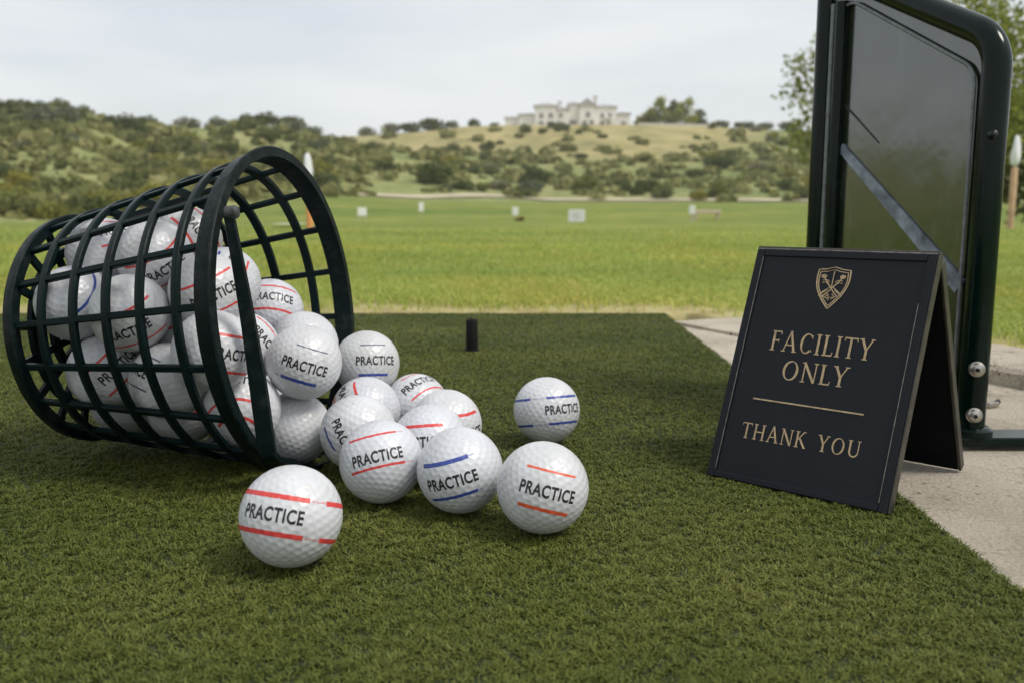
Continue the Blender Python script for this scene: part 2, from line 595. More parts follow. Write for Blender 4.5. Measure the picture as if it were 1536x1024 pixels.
# ------------------------------------------------------------------ terrain sheet
nphi, phis = 720, None
phis = np.concatenate([np.linspace(-math.pi, -1.15, 110, endpoint=False), np.linspace(-1.15, .75, 560, endpoint=False), np.linspace(.75, math.pi, 110, endpoint=False)])
rs = np.concatenate([[.02, .3, .6, .9], np.geomspace(1.1, 1.9, 75), np.geomspace(1.95, 40, 75), np.linspace(41, 260, 150), np.geomspace(268, 620, 16)])
PH, RR = np.meshgrid(phis, rs, indexing='ij')
Z, HM, TM, DP = height(PH, RR)
V = np.stack([RR * np.sin(PH), RR * np.cos(PH), Z], -1).reshape(-1, 3)
npn, nrn = PH.shape
ii, jj = np.meshgrid(np.arange(npn), np.arange(nrn - 1), indexing='ij')
i2 = (ii + 1) % npn
Q = np.stack([ii * nrn + jj, ii * nrn + jj + 1, i2 * nrn + jj + 1, i2 * nrn + jj], -1).reshape(-1, 4)[:, ::-1]
me = mesh_np('terrain', V, Q, mat=M_TERR, smooth=True)
for nm_, arr in (('hill', HM), ('tan', TM)):
    a = me.attributes.new(nm_, 'FLOAT', 'POINT')
    a.data.foreach_set('value', arr.ravel().astype(np.float32))
# worn dry strip along the edge of the tee pad
nzv = np.sin(V[:, 0] * 9 + 1) * .5 + np.sin(V[:, 0] * 23 + V[:, 1] * 17) * .35
dry = np.clip(1.15 - (-DP.ravel() - .05 + nzv * .09) / .27, 0, 1) * (DP.ravel() < .05) * (RR.ravel() < 6)
dry = np.maximum(dry * .85, .5 * np.exp(-((V[:, 1] - 1.78 + nzv * .05) / .07) ** 2) * (np.sin(V[:, 0] * 5 + .6) > -.3) * (V[:, 0] < .6))
a = me.attributes.new('dry', 'FLOAT', 'POINT')
a.data.foreach_set('value', dry.astype(np.float32))
tag(link(bpy.data.objects.new('terrain', me)), kind='structure')


# ------------------------------------------------------------------ blades
def blades(name, P, h, wd, lean, mat, seed=1):
    """many small bent blades as one mesh; P (n,3), h, wd, lean (n,)"""
    g = np.random.RandomState(seed)
    n = len(P)
    a = g.uniform(0, 2 * np.pi, n); b = a + np.pi / 2 + g.uniform(-.7, .7, n)
    s = np.stack([np.cos(a), np.sin(a), 0 * a], -1) * (wd / 2)[:, None]
    d = np.stack([np.cos(b), np.sin(b), 0 * b], -1)
    up = np.array([0, 0, 1.])
    mid = P + d * (lean * h * .30)[:, None] + up * (h * .62)[:, None]
    tip = P + d * (lean * h * 1.0)[:, None] + up * (h * g.uniform(.75, 1.05, n))[:, None]
    V = np.stack([P - s, P + s, mid + s * .85, mid - s * .85, tip + s * .3, tip - s * .3], 1).reshape(-1, 3)
    k = np.arange(n)[:, None] * 6
    Q = np.concatenate([k + np.array([[0, 1, 2, 3]]), k + np.array([[3, 2, 4, 5]])], 0)
    return mesh_np(name, V, Q, mat=mat)


def wedge_points(n, y0, y1, half, power=1.0, g=rng):
    """points over the ground in view, denser near the camera"""
    y = y0 * (y1 / y0) ** (g.uniform(0, 1, n) ** power)
    x = g.uniform(-1, 1, n) * half(y)
    return x, y


# mat: backing sheet + fibres
ys = np.linspace(-.6, MAT_FAR, 40)
bm = bmesh.new()
rows = []
for y in ys:
    xr = mat_right(y)
    rows.append([bm.verts.new((-1.6, y, 0)), bm.verts.new((-1.6 + (xr + 1.6) * .5, y, 0)), bm.verts.new((xr, y, 0)), bm.verts.new((xr + .002, y, -.006))])
for A, B in zip(rows, rows[1:]):
    for k in range(3): bm.faces.new((A[k], A[k + 1], B[k + 1], B[k]))
lo = [bm.verts.new((v.co.x, MAT_FAR + .001, -.03)) for v in rows[-1]]
for k in range(3): bm.faces.new((rows[-1][k], rows[-1][k + 1], lo[k + 1], lo[k]))
tag(obj_bm('turf_backing', bm, M_TURFB), kind='structure')

g = np.random.RandomState(5)
hf = lambda y: .80 * y + .12
parts_ = []
for (n, y0, y1) in ((640000, .19, .55), (450000, .55, 1.0), (210000, 1.0, MAT_FAR)):
    y = g.uniform(y0, y1, n)
    if y0 < .5: y = y0 + (y1 - y0) * g.uniform(0, 1, n) ** .9
    x = g.uniform(-1, 1, n) * hf(y)
    ok = x < np.array(mat_right(y)) + .001
    parts_.append(np.stack([x[ok], y[ok], 0 * x[ok]], -1))
P = np.concatenate(parts_)
cl = np.sin(P[:, 0] * 310 + np.sin(P[:, 1] * 170) * 2) * np.sin(P[:, 1] * 290 + np.sin(P[:, 0] * 210) * 2)
kp = g.uniform(0, 1, len(P)) < np.clip(1.0 + 1.1 * (cl + .25), .30, 1)
P, cl = P[kp], cl[kp]
n = len(P)
far = np.clip((P[:, 1] - .3) / .9, 0, 1)
h = g.uniform(.0009, .0021, n) * (1 + .38 * cl)
wd = g.uniform(.0004, .00064, n) * (1 + .6 * far)
lean = g.uniform(.5, 1.9, n)
me = blades('turf_fibres', P, h, wd, lean, M_TURF, 3)
tag(link(bpy.data.objects.new('turf_fibres', me)), kind='stuff')

# field grass near the pad
g = np.random.RandomState(9)
parts_ = []
for (n, y0, y1) in ((105000, 1.30, 2.2), (76000, 2.2, 4.2), (55000, 4.2, 9.0)):
    y = g.uniform(y0, y1, n); x = g.uniform(-1, 1, n) * (.80 * y + .2)
    parts_.append(np.stack([x, y], -1))
# right-hand lawn behind the kerb
x = g.uniform(.3, 1.9, 60000); y = g.uniform(.55, 1.4, 60000)
parts_.append(np.stack([x, y], -1))
P2 = np.concatenate(parts_)
z, _, _, dp = height(np.arctan2(P2[:, 0], P2[:, 1]), np.hypot(P2[:, 0], P2[:, 1]))
strip = np.clip((-dp - .01) / .26, 0, 1)
fade = 1 - smooth(4.0, 9.0, P2[:, 1])
thin = np.clip(.12 + .88 * smooth(.15, .75, strip + .22 * np.sin(P2[:, 0] * 11 + 2) * np.sin(P2[:, 1] * 19 + P2[:, 0] * 7)), 0, 1)
ok = (dp < -.008) & (g.uniform(0, 1, len(P2)) < thin * fade)
P3 = np.stack([P2[:, 0], P2[:, 1], z], -1)[ok]
n = len(P3)
d = P3[:, 1]
h = g.uniform(.006, .012, n) * (1 + .08 * d)
wd = g.uniform(.0011, .0019, n) * (.7 + .32 * d)
me = blades('grass_blades', P3, h, wd, g.uniform(.5, 1.8, n), M_GRASS, 4)
tag(link(bpy.data.objects.new('grass_blades', me)), kind='stuff')

# ------------------------------------------------------------------ concrete slab and kerb
bm = bmesh.new()
pts = []
for y in np.linspace(-.5, 1.30, 10): pts.append((mat_right(y) - .02, y))
pl = [bm.verts.new((x, y, -.0025)) for x, y in pts]
e0 = kb_a + kb_n * .02 + kb_dir * -.02
e1 = kb_a + kb_n * .02 + kb_dir * 2.0
pr = [bm.verts.new((e0[0], e0[1], -.0025)), bm.verts.new((e1[0], e1[1], -.0025)), bm.verts.new((e1[0], -.5, -.0025))]
bm.faces.new(pl + pr)
tag(obj_bm('concrete_slab', bm, M_CONC), kind='structure')

ang = math.atan2(kb_dir[1], kb_dir[0])
MK = Matrix.Translation((kb_a[0], kb_a[1], 0)) @ Matrix.Rotation(ang, 4, 'Z')
bm = bmesh.new()
kf = []
for i_ in range(46):
    s_ = .004 + 2.2 * (i_ / 45) ** 2
    hh = KH * (.12 + .88 * float(smooth(.10, .34, s_))) + .0006 * math.sin(s_ * 37)
    kf.append([(s_, 0, -.03), (s_, KW, -.03), (s_, KW - .002, hh - .002), (s_, KW - .007, hh), (s_, .010, hh), (s_, .004, hh - .0018 * min(1, hh / KH * 1.0)), (s_, .0005, hh - .006 * hh / KH)])
add_sweep(bm, kf)
bmesh.ops.transform(bm, matrix=MK, verts=bm.verts)
tag(obj_bm('concrete_kerb', bm, M_CONC), 'pale concrete kerb running behind the divider along the grass edge', 'kerb')

# ------------------------------------------------------------------ basket
B_C = Vector((-0.12966211, 0.52906354, 0.09119996)); B_AX = Vector((0.97895435, -0.17996979, 0.09622497))
B_U = Vector((0.18080882, 0.98351826, 0.0)); B_V = Vector((-0.09463901, 0.01739832, 0.99535961))
RM, RB, BL = 0.0924, 0.0659, 0.1368
RF = Matrix(((B_U.x, B_V.x, B_AX.x), (B_U.y, B_V.y, B_AX.y), (B_U.z, B_V.z, B_AX.z)))


def cone_pt(th, tt, off=0.0):
    """th degrees round, tt 0 base..1 mouth, off outward"""
    r = RB + (RM - RB) * tt + off
    a = R_(th)
    return Vector((r * math.cos(a), r * math.sin(a), (tt - 1) * BL))


bk = empty('range_basket', B_C - B_V * RM)
tag(bk, 'dark green plastic lattice ball basket tipped on its side and spilling balls', 'basket')
MB = Matrix.Translation(B_V * RM) @ RF.to_4x4()          # basket frame in the empty's frame


def basket_part(name, bm, mat, smooth=True):
    bmesh.ops.transform(bm, matrix=MB, verts=bm.verts)
    return obj_bm(name, bm, mat, bk, smooth, 40)


def hoop(bm, tt, hw, r0, r1, n=120, ch=.0008):
    """ring band at tt along the cone, half width hw along the axis, between radial offsets r0..r1"""
    frames = []
    for k in range(n):
        th = 360 * k / n
        a = R_(th)
        e = Vector((math.cos(a), math.sin(a), 0)); z = Vector((0, 0, 1))
        c = cone_pt(th, tt)
        sl = (RM - RB) / BL
        q = [(r0, -hw), (r1 - ch, -hw), (r1, -hw + ch), (r1, hw - ch), (r1 - ch, hw), (r0, hw)]
        frames.append([c + e * (p[0] + sl * p[1]) + z * p[1] for p in q])
    add_sweep(bm, frames, closed=True)


RIBS = [12 + 20 * k for k in range(18)]
bm = bmesh.new()
for th in RIBS:
    a = R_(th)
    tang = Vector((-math.sin(a), math.cos(a), 0)); e = Vector((math.cos(a), math.sin(a), 0))
    fr = []
    for i in range(9):
        tt = .01 + .965 * i / 8
        c = cone_pt(th, tt)
        hw = .0019
        fr.append([c + tang * -hw + e * -.0023, c + tang * -hw + e * -.0002, c + tang * (-hw + .0006) + e * .0004,
                   c + tang * (hw - .0006) + e * .0004, c + tang * hw + e * -.0002, c + tang * hw + e * -.0023])
    add_sweep(bm, fr)
basket_part('basket_ribs', bm, M_PLASTIC)
for tt in (.17, .335, .50, .665, .835):
    bm = bmesh.new()
    hoop(bm, tt, .0024, -.0026, .0008)
    basket_part('hoop', bm, M_PLASTIC)
bm = bmesh.new()
hoop(bm, .966, .0050, -.0028, .0020)
hoop(bm, 1.002, .0012, -.0026, .0034)
basket_part('rim', bm, M_RIM)
# base: foot ring, spokes, inner rings and disc
bm = bmesh.new()
hoop(bm, .012, .0035, -.0036, .0030)
basket_part('foot_ring', bm, M_RIM)
bm = bmesh.new()
zb = -BL + .0015
for k in range(18):
    a = R_(12 + 20 * k)
    e = Vector((math.cos(a), math.sin(a), 0)); tg = Vector((-math.sin(a), math.cos(a), 0)); z = Vector((0, 0, 1))
    fr = []
    for r in (.015, .064):
        c = e * r + z * zb
        fr.append([c - tg * .0022 - z * .0012, c + tg * .0022 - z * .0012, c + tg * .0022 + z * .0012, c - tg * .0022 + z * .0012])
    add_sweep(bm, fr)
for rr in (.032, .049):
    fr = []
    for k in range(72):
        a = 2 * math.pi * k / 72
        e = Vector((math.cos(a), math.sin(a), 0)); z = Vector((0, 0, 1))
        c = e * rr + z * zb
        fr.append([c - e * .0025 - z * .0016, c + e * .0025 - z * .0016, c + e * .0025 + z * .0016, c - e * .0025 + z * .0016])
    add_sweep(bm, fr, closed=True)
add_lathe(bm, [(.019, zb - .002), (.019, zb + .002)], 32)
basket_part('base_grid', bm, M_PLASTIC)
# handle: flat half ring on two pivots, dropped a little forward of the mouth
PT, BE = R_(142), R_(14)
h1 = Vector((math.cos(PT), math.sin(PT), 0))
h2 = Vector((math.cos(PT + math.pi / 2), math.sin(PT + math.pi / 2), 0))
h2 = h2 * math.cos(BE) + Vector((0, 0, 1)) * math.sin(BE)
hn = h1.cross(h2).normalized()
bm = bmesh.new()
# the bail has straight legs: down from the near pivot, along the turf inside the rim, up to the far pivot
def rim_pt(deg, r, z): return Vector((r * math.cos(R_(deg)), r * math.sin(R_(deg)), z))
path_h = [rim_pt(142, RM + .0012, .0060), rim_pt(225, RM + .0052, .0074)]
path_h += [rim_pt(228.5, RM + .0054, .0075), rim_pt(232, RM + .0036, .0075)]
path_h += [rim_pt(d_, RM + .0005, .0075) for d_ in (237, 248, 258, 270, 285, 300, 314)] + [rim_pt(322, RM, .0055)]
ph2 = [path_h[0].lerp(path_h[1], i / 16) for i in range(16)]
for a_, b_ in zip(path_h[1:], path_h[2:]): ph2 += [a_.lerp(b_, i / 3) for i in range(3)]
ph2.append(path_h[-1])
fr = []
for i, c in enumerate(ph2):
    t_ = (ph2[min(i + 1, len(ph2) - 1)] - ph2[max(i - 1, 0)]).normalized()
    zz_ = Vector((.30, .10, .95)); zz_ = (zz_ - t_ * zz_.dot(t_)).normalized()
    o_ = t_.cross(zz_)
    w_ = .0028 + .0020 * min(1, i / 12)
    bow = (Vector((0, 0, .0012)) + o_ * 0) * math.sin(math.pi * min(1, i / 16))
    c = c + bow
    fr.append([c - zz_ * w_ - o_ * .0013, c + zz_ * w_ - o_ * .0013, c + zz_ * (w_ - .0007) + o_ * .0016, c - zz_ * (w_ - .0007) + o_ * .0016])
add_sweep(bm, fr)
hd = basket_part('handle', bm, M_RIM)
M_KNOB = mat_plain('knob_plastic', (.045, .05, .05), .6, var=.6, scale=300, bump=.0006, bscale=500)
for deg in (142, 322):
    bm = bmesh.new()
    add_lathe(bm, [(.0034, -.002), (.0034, .0028), (.0028, .0037), (.0015, .0042)], 20, Matrix.Translation(rim_pt(deg, RM + .0008, .0072)))
    basket_part('pivot_knob', bm, M_KNOB)

# ------------------------------------------------------------------ golf balls
BR = .02135
bm = bmesh.new()
bmesh.ops.create_icosphere(bm, subdivisions=7, radius=1.0)
me = bpy.data.meshes.new('golf_ball')
bm.to_mesh(me); bm.free()
nv = len(me.vertices)
Vd = np.zeros(nv * 3, np.float32); me.vertices.foreach_get('co', Vd); Vd = Vd.reshape(-1, 3).astype(float)
ND = 460
kk = np.arange(ND) + .5
pz = 1 - 2 * kk / ND; pa = np.pi * (1 + 5 ** .5) * kk
DC = np.stack([np.sqrt(1 - pz * pz) * np.cos(pa), np.sqrt(1 - pz * pz) * np.sin(pa), pz], -1)


def dimple(D):
    out = np.zeros(len(D))
    for s in range(0, len(D), 8000):
        c = (D[s:s + 8000] @ DC.T).max(1)
        an = np.arccos(np.clip(c, -1, 1)) / .076
        out[s:s + 8000] = np.where(an < 1, (1 - an ** 2.4) ** 1.2, 0)
    return out * .00018


Vd /= np.linalg.norm(Vd, axis=1)[:, None]
VV = Vd * (BR - dimple(Vd))[:, None]
me.vertices.foreach_set('co', VV.astype(np.float32).ravel())
me.polygons.foreach_set('use_smooth', np.ones(len(me.polygons), bool))
me.materials.append(M_BALL)
BALL = me


def sph(lon, lat, off=.00006):
    """lon/lat radians arrays -> points on the dimpled cover; front is -Y"""
    D = np.stack([np.sin(lon) * np.cos(lat), -np.cos(lon) * np.cos(lat), np.sin(lat)], -1)
    return D * (BR - dimple(D) * .85 + off)[:, None]


_st = {}


def stripe_mesh(lat, segs, width, mat, marks=None):
    key = (lat, tuple(segs), width, mat.name, marks)
    if key in _st: return _st[key]
    V, Q = [], []
    base = 0
    hw = width / 2 / BR
    rr = random.Random(int(abs(lat) * 100) + len(segs))

    def band(l0, l1, a0, a1, ragged=True):
        nonlocal base
        n = max(2, int(abs(l1 - l0) / .018))
        m = 5
        lo = np.linspace(l0, l1, n + 1)
        ta = np.linspace(a0, a1, m)
        LO, LA = np.meshgrid(lo, ta, indexing='ij')
        if ragged: LA = LA + (np.sin(LO * 31) * .04 + np.sin(LO * 83 + 1) * .04) * hw
        V.append(sph(LO.ravel(), LA.ravel()))
        i, j = np.meshgrid(np.arange(n), np.arange(m - 1), indexing='ij')
        k = (base + i * m + j)
        Q.append(np.stack([k, k + m, k + m + 1, k + 1], -1).reshape(-1, 4))
        base += (n + 1) * m

    la = R_(lat)
    for (s0, s1) in segs: band(R_(s0), R_(s1), la - hw, la + hw)
    if marks:
        x = marks[0]
        while x < marks[1]:
            dx = rr.uniform(1.0, 1.8)
            band(R_(x), R_(x + dx * .55), la - hw * rr.uniform(.3, .6), la + hw * rr.uniform(.2, .6), False)
            x += dx * 1.35
    _st[key] = mesh_np('stripe', np.concatenate(V), np.concatenate(Q), mat=mat, smooth=True)
    return _st[key]


# lettering: polyline strokes, unit cap height
def arc(cx, cy, rx, ry, a0, a1, n=9):
    return [(cx + rx * math.cos(R_(a0 + (a1 - a0) * i / n)), cy + ry * math.sin(R_(a0 + (a1 - a0) * i / n))) for i in range(n + 1)]


SANS = {
    'P': (.50, [[(.09, 0), (.09, 1)], [(.09, .92), (.28, .92)] + arc(.28, .69, .19, .23, 90, -90) + [(.09, .46)]]),
    'R': (.54, [[(.09, 0), (.09, 1)], [(.09, .92), (.28, .92)] + arc(.28, .70, .19, .22, 90, -90) + [(.09, .48)], [(.27, .48), (.47, 0)]]),
    'A': (.56, [[(.05, 0), (.28, .97), (.51, 0)], [(.14, .25), (.42, .25)]]),
    'C': (.52, [arc(.28, .5, .20, .43, 42, 318, 18)]),
    'T': (.48, [[(.0, .92), (.48, .92)], [(.24, 0), (.24, .92)]]),
    'I': (.20, [[(.10, 0), (.10, 1)]]),
    'E': (.47, [[(.09, 0), (.09, 1)], [(.09, .92), (.44, .92)], [(.09, .51), (.40, .51)], [(.09, .08), (.44, .08)]]),
}


def stroke_polys(path, wd, step):
    """a polyline as quads of width wd, resampled every step"""
    pts = []
    for a, b in zip(path, path[1:]):
        n = max(1, int(math.hypot(b[0] - a[0], b[1] - a[1]) / step))
        for i in range(n): pts.append((a[0] + (b[0] - a[0]) * i / n, a[1] + (b[1] - a[1]) * i / n))
    pts.append(path[-1])
    L, Rr = [], []
    for i, p in enumerate(pts):
        a = pts[max(i - 1, 0)]; b = pts[min(i + 1, len(pts) - 1)]
        dx, dy = b[0] - a[0], b[1] - a[1]
        l = math.hypot(dx, dy) or 1
        ww = wd(i / max(1, len(pts) - 1), dx / l, dy / l) if callable(wd) else wd
        L.append((p[0] - dy / l * ww / 2, p[1] + dx / l * ww / 2)); Rr.append((p[0] + dy / l * ww / 2, p[1] - dx / l * ww / 2))
    return L, Rr


def word_mesh(word, arcdeg, height_mm):
    cu = bpy.data.curves.new('lettering', 'FONT')
    cu.body = word
    cu.size = 1.0
    cu.offset = .030
    cu.space_character = 1.10
    cu.resolution_u = 6
    ob = bpy.data.objects.new('lettering', cu)
    COL.objects.link(ob)
    bpy.context.view_layer.update()
    src = bpy.data.meshes.new_from_object(ob.evaluated_get(bpy.context.evaluated_depsgraph_get()))
    bpy.data.objects.remove(ob)
    bm = bmesh.new()
    bm.from_mesh(src)
    bpy.data.meshes.remove(src)
    bmesh.ops.remove_doubles(bm, verts=bm.verts, dist=1e-4)
    for it in range(5):
        bmesh.ops.triangulate(bm, faces=bm.faces)
        es = [e for e in bm.edges if e.calc_length() > .075]
        if not es: break
        bmesh.ops.subdivide_edges(bm, edges=es, cuts=1)
    bmesh.ops.triangulate(bm, faces=bm.faces)
    co = np.array([v.co[:2] for v in bm.verts])
    lo, hi = co.min(0), co.max(0)
    lon = ((co[:, 0] - lo[0]) / (hi[0] - lo[0]) - .5) * R_(arcdeg)
    lat = ((co[:, 1] - lo[1]) / (hi[1] - lo[1]) - .5) * height_mm / 1000 / BR
    for v, p_ in zip(bm.verts, sph(lon, lat, .00009)): v.co = p_
    bm.normal_update()
    for f in bm.faces:
        if f.normal.dot(f.calc_center_median()) < 0: f.normal_flip()
    me = bpy.data.meshes.new('lettering')
    bm.to_mesh(me)
    bm.free()
    me.materials.append(M_BLACK)
    return me


WORD = word_mesh('PRACTICE', 72, 5.9)
FULL = ((-150, 36),)


def ball(label, loc, dx, dy, tilt, spec, group):
    """dx,dy: where the lettering faces as seen from the tee, in ball radii; tilt clockwise degrees; spec: list of stripes"""
    o = bpy.data.objects.new('golf_ball', BALL)
    link(o)
    tag(o, label, 'golf ball', group)
    loc = np.array(loc)
    v = CP - loc; v /= np.linalg.norm(v)
    rt = np.cross(UP, v); rt /= np.linalg.norm(rt)      # picture right
    rt = np.cross(np.array([0, 0, 1.]), v); rt /= np.linalg.norm(rt)
    up = np.cross(v, rt)
    rr = math.hypot(dx, dy)
    if rr > .99: dx, dy = dx / rr * .99, dy / rr * .99
    nrm = rt * dx + up * dy + v * math.sqrt(max(0, 1 - dx * dx - dy * dy))
    u0 = up * math.cos(R_(tilt)) + rt * math.sin(R_(tilt))
    u0 = u0 - nrm * (u0 @ nrm); u0 /= np.linalg.norm(u0)
    yax = -nrm
    xax = np.cross(yax, u0)
    M = Matrix(((xax[0], yax[0], u0[0], loc[0]), (xax[1], yax[1], u0[1], loc[1]), (xax[2], yax[2], u0[2], loc[2]), (0, 0, 0, 1)))
    o.matrix_world = M
    link(bpy.data.objects.new('lettering', WORD), o)
    for (lat, segs, wd, mat, marks) in spec:
        link(bpy.data.objects.new('stripe', stripe_mesh(lat, segs, wd, mat, marks)), o)
    return o


def two(mat, up=23, lo=-22, segs=((-34, 36),), wd=.0016, marks=None, wd2=None):
    return [(up, segs, wd, mat, marks), (lo, segs, wd2 or wd, mat, marks)]


BP = {"A": [-0.09302, 0.36482, 0.02235], "F": [0.01426, 0.40445, 0.02235], "E": [0.02236, 0.568, 0.02235], "D": [-0.0258, 0.43265, 0.02235],
      "C": [-0.06706, 0.4482, 0.02235], "B": [-0.12800, 0.51650, 0.02314], "K": [-0.08654, 0.49474, 0.02576], "M": [-0.06322, 0.58027, 0.02235],
      "N": [-0.04507, 0.48505, 0.02235], "O": [-0.03943, 0.5274, 0.02235], "G": [-0.11888, 0.50764, 0.06381], "I": [-0.09532, 0.58283, 0.05039],
      "H": [-0.13206, 0.56649, 0.06483], "P": [-0.0907, 0.5478, 0.0263], "J": [-0.15965, 0.59253, 0.08363], "a": [-0.20653, 0.52195, 0.12291],
      "b": [-0.2445, 0.5414, 0.12385], "c": [-0.24791, 0.50871, 0.09736], "d": [-0.23599, 0.58107, 0.11147], "e": [-0.20231, 0.56362, 0.13093],
      "f": [-0.17367, 0.54369, 0.10633], "g": [-0.1592, 0.54974, 0.03016], "h": [-0.15836, 0.52279, 0.06942], "i": [-0.16959, 0.50123, 0.10467],
      "j": [-0.20003, 0.52871, 0.07634], "k": [-0.23922, 0.54566, 0.07809], "l": [-0.2046, 0.5637, 0.05235], "m": [-0.23075, 0.50491, 0.05877],
      "n": [-0.20956, 0.49101, 0.09387], "o": [-0.15835, 0.47166, 0.07613], "p": [-0.15087, 0.49299, 0.03983], "q": [-0.23607, 0.54025, 0.03586],
      "r": [-0.19578, 0.52711, 0.03288], "s": [-0.19022, 0.49185, 0.05617], "t": [-0.22994, 0.59233, 0.07098]}
SP, IN = 'practice balls spilled on the turf', 'practice balls inside the basket'
BALLS = [
    ('A', 'white practice ball with two red stripes lying alone nearest the viewer', -.37, .07, 14, two(M_RED, 20, -21, ((-150, 40), (62, 110)), .0021, (43, 60)), SP),
    ('F', 'white practice ball with thin orange red stripes at the right end of the front row', .12, -.10, 13, two(M_ORANGE, 25, -23, ((-36, 35),), .0011, None, .0018), SP),
    ('E', 'white practice ball with two blue stripes standing apart on open turf', .55, .05, -6, two(M_BLUE, 21, -24, ((-32, 40), (-170, -62)), .0016, (-59, -35)), SP),
    ('D', 'white practice ball with two blue stripes, front row, between red striped ones', -.20, -.27, -13, two(M_BLUE, 26, -21, ((-42, 32),), .0021, (33, 40), .0017), SP),
    ('C', 'white practice ball with curved red stripes, front row, left of the blue striped one', -.10, .12, -11, two(M_RED, 31, -14, ((-44, 38),), .0012, (40, 52)), SP),
    ('B', 'almost unmarked white dimpled ball with one short red dash beside the basket handle', -.97, .12, 42, two(M_RED, 25, -26, ((-30, 42),), .0022), SP),
    ('G', 'white practice ball with thin dark and thick blue stripes, atop the spill by the mouth', .02, -.12, 19, [(28, ((-24, 32),), .0007, M_THIN, (33, 38)), (-25, ((-34, 28),), .0020, M_BLUE, (-48, -38))], SP),
    ('H', 'white practice ball with one red stripe peeking over the ball in the basket mouth', .1, -.25, 30, two(M_RED, 30, -24, ((-30, 34),), .0016), SP),
    ('I', 'white practice ball with blue stripe below its lettering, resting high behind the front row', .30, .08, 1, [(28, ((-30, 22),), .0009, M_THIN, None), (-25, ((-34, 25),), .0018, M_BLUE, None)], SP),
    ('K', 'white practice ball with turned letters, half hidden behind the red striped front ball', -.35, -.2, 60, [(35, ((5, 42),), .0020, M_BLUE, (43, 52)), (-24, ((-40, 5),), .0014, M_BLUE, None)], SP),
    ('M', 'white practice ball with broken crooked red lines at the back of the spill', .1, .75, -24, [(-22, ((-36, 46),), .0011, M_RED, None), (-46, ((-28, 30),), .0010, M_RED, None), (26, ((-20, 30),), .0012, M_RED, None)], SP),
    ('N', 'white practice ball with red stripe over letters, tucked behind the blue striped front ball', -.32, .02, -3, two(M_RED, 24, -24, ((-36, 40),), .0018), SP),
    ('O', 'white practice ball showing only a red stripe end behind the blue striped front ball', .55, -.25, -10, two(M_RED, 30, -24, ((-20, 36),), .0018), SP),
    ('P', 'white ball mostly hidden beneath the top balls of the spill', -.6, .3, 70, two(M_RED), SP),
    ('J', 'white practice ball with two red stripes inside the basket mouth', .1, .45, 8, two(M_RED, 23, -23, ((-40, 46),), .0014, (47, 54)), IN),
    ('a', 'white practice ball on the basket pile with red stripes curving beside its letters', .25, -.35, -32, two(M_RED, 24, -24, ((-60, 60),), .0013), IN),
    ('b', 'scuffed white ball highest at the base end of the basket pile', .5, .6, 10, two(M_RED, 24, -24, ((-40, 40),), .0012), IN),
    ('c', 'white practice ball with a dark blue arc against the basket wall at the base end', .75, -.1, -62, two(M_BLUE, 30, -26, ((-50, 50),), .0016), IN),
    ('d', 'white practice ball at the back of the pile below the uppermost hoop gaps', -.2, .4, 25, two(M_RED, 24, -24, ((-50, 50),), .0013), IN),
    ('e', 'white practice ball with slanting red line, highest in the middle of the pile', .35, .25, 62, two(M_RED, 26, -20, ((-50, 50),), .0015), IN),
    ('f', 'white practice ball with a blue stripe in the upper pile near the rim', .1, .2, -70, [(24, ((-45, 45),), .0015, M_BLUE, None), (-24, ((-45, 45),), .0013, M_RED, None)], IN),
    ('g', 'white ball low inside the mouth behind the handle', .2, -.4, 15, two(M_RED, 24, -24, ((-45, 45),), .0013), IN),
    ('h', 'white practice ball just behind the rim band with letters turned to the mouth', .70, .05, 66, two(M_RED, 27, -25, ((-50, 50),), .0015), IN),
    ('i', 'white practice ball with tilted letters in the second lattice row behind the rim', .15, -.1, -24, two(M_RED, 25, -25, ((-50, 50),), .0014), IN),
    ('j', 'white practice ball mid pile with a red stripe above its letters', -.15, -.3, -9, two(M_RED, 28, -25, ((-60, 60),), .0015, (20, 30)), IN),
    ('k', 'white ball resting against the basket base grid at mid height', -.3, .3, 30, two(M_RED, 24, -24, ((-40, 40),), .0012), IN),
    ('l', 'white ball in the shaded heart of the basket pile', .2, .3, -50, two(M_BLUE, 24, -24, ((-45, 45),), .0013), IN),
    ('m', 'white ball low at the base end with a dark red slanted line', .30, .15, -44, two(M_RED, 24, -24, ((-45, 45),), .0014), IN),
    ('n', 'large looking white practice ball pressed to the front lattice at the middle hoop', -.1, -.5, -18, two(M_RED, 30, -24, ((-60, 60),), .0014), IN),
    ('o', 'white practice ball pressed to the front lattice right behind the rim', .55, -.15, 12, two(M_RED, 26, -26, ((-60, 50),), .0016), IN),
    ('p', 'white ball with a red band at the foot of the rim inside the basket', -.05, .75, 3, two(M_RED, -34, -60, ((-70, 70),), .0016), IN),
    ('q', 'shaded white ball at the bottom of the pile near the base grid', .1, .1, 35, two(M_RED, 24, -24, ((-45, 45),), .0013), IN),
    ('r', 'shaded white ball at the bottom of the basket under the middle hoop', .6, .5, -20, two(M_RED, 24, -24, ((-45, 45),), .0013), IN),
    ('s', 'dimpled white ball low in the front lattice with its print turned away', -.85, .4, 40, two(M_THIN, 24, -24, ((-45, 45),), .0010), IN),
    ('t', 'white ball at the far wall of the basket base end', .3, .0, 80, two(M_RED, 24, -24, ((-45, 45),), .0013), IN),
]
for k, lab, dx, dy, tl, sp, gr in BALLS:
    loc = list(BP[k])
    loc[2] += .0006
    ball(lab, loc, dx, dy, tl, sp, gr)

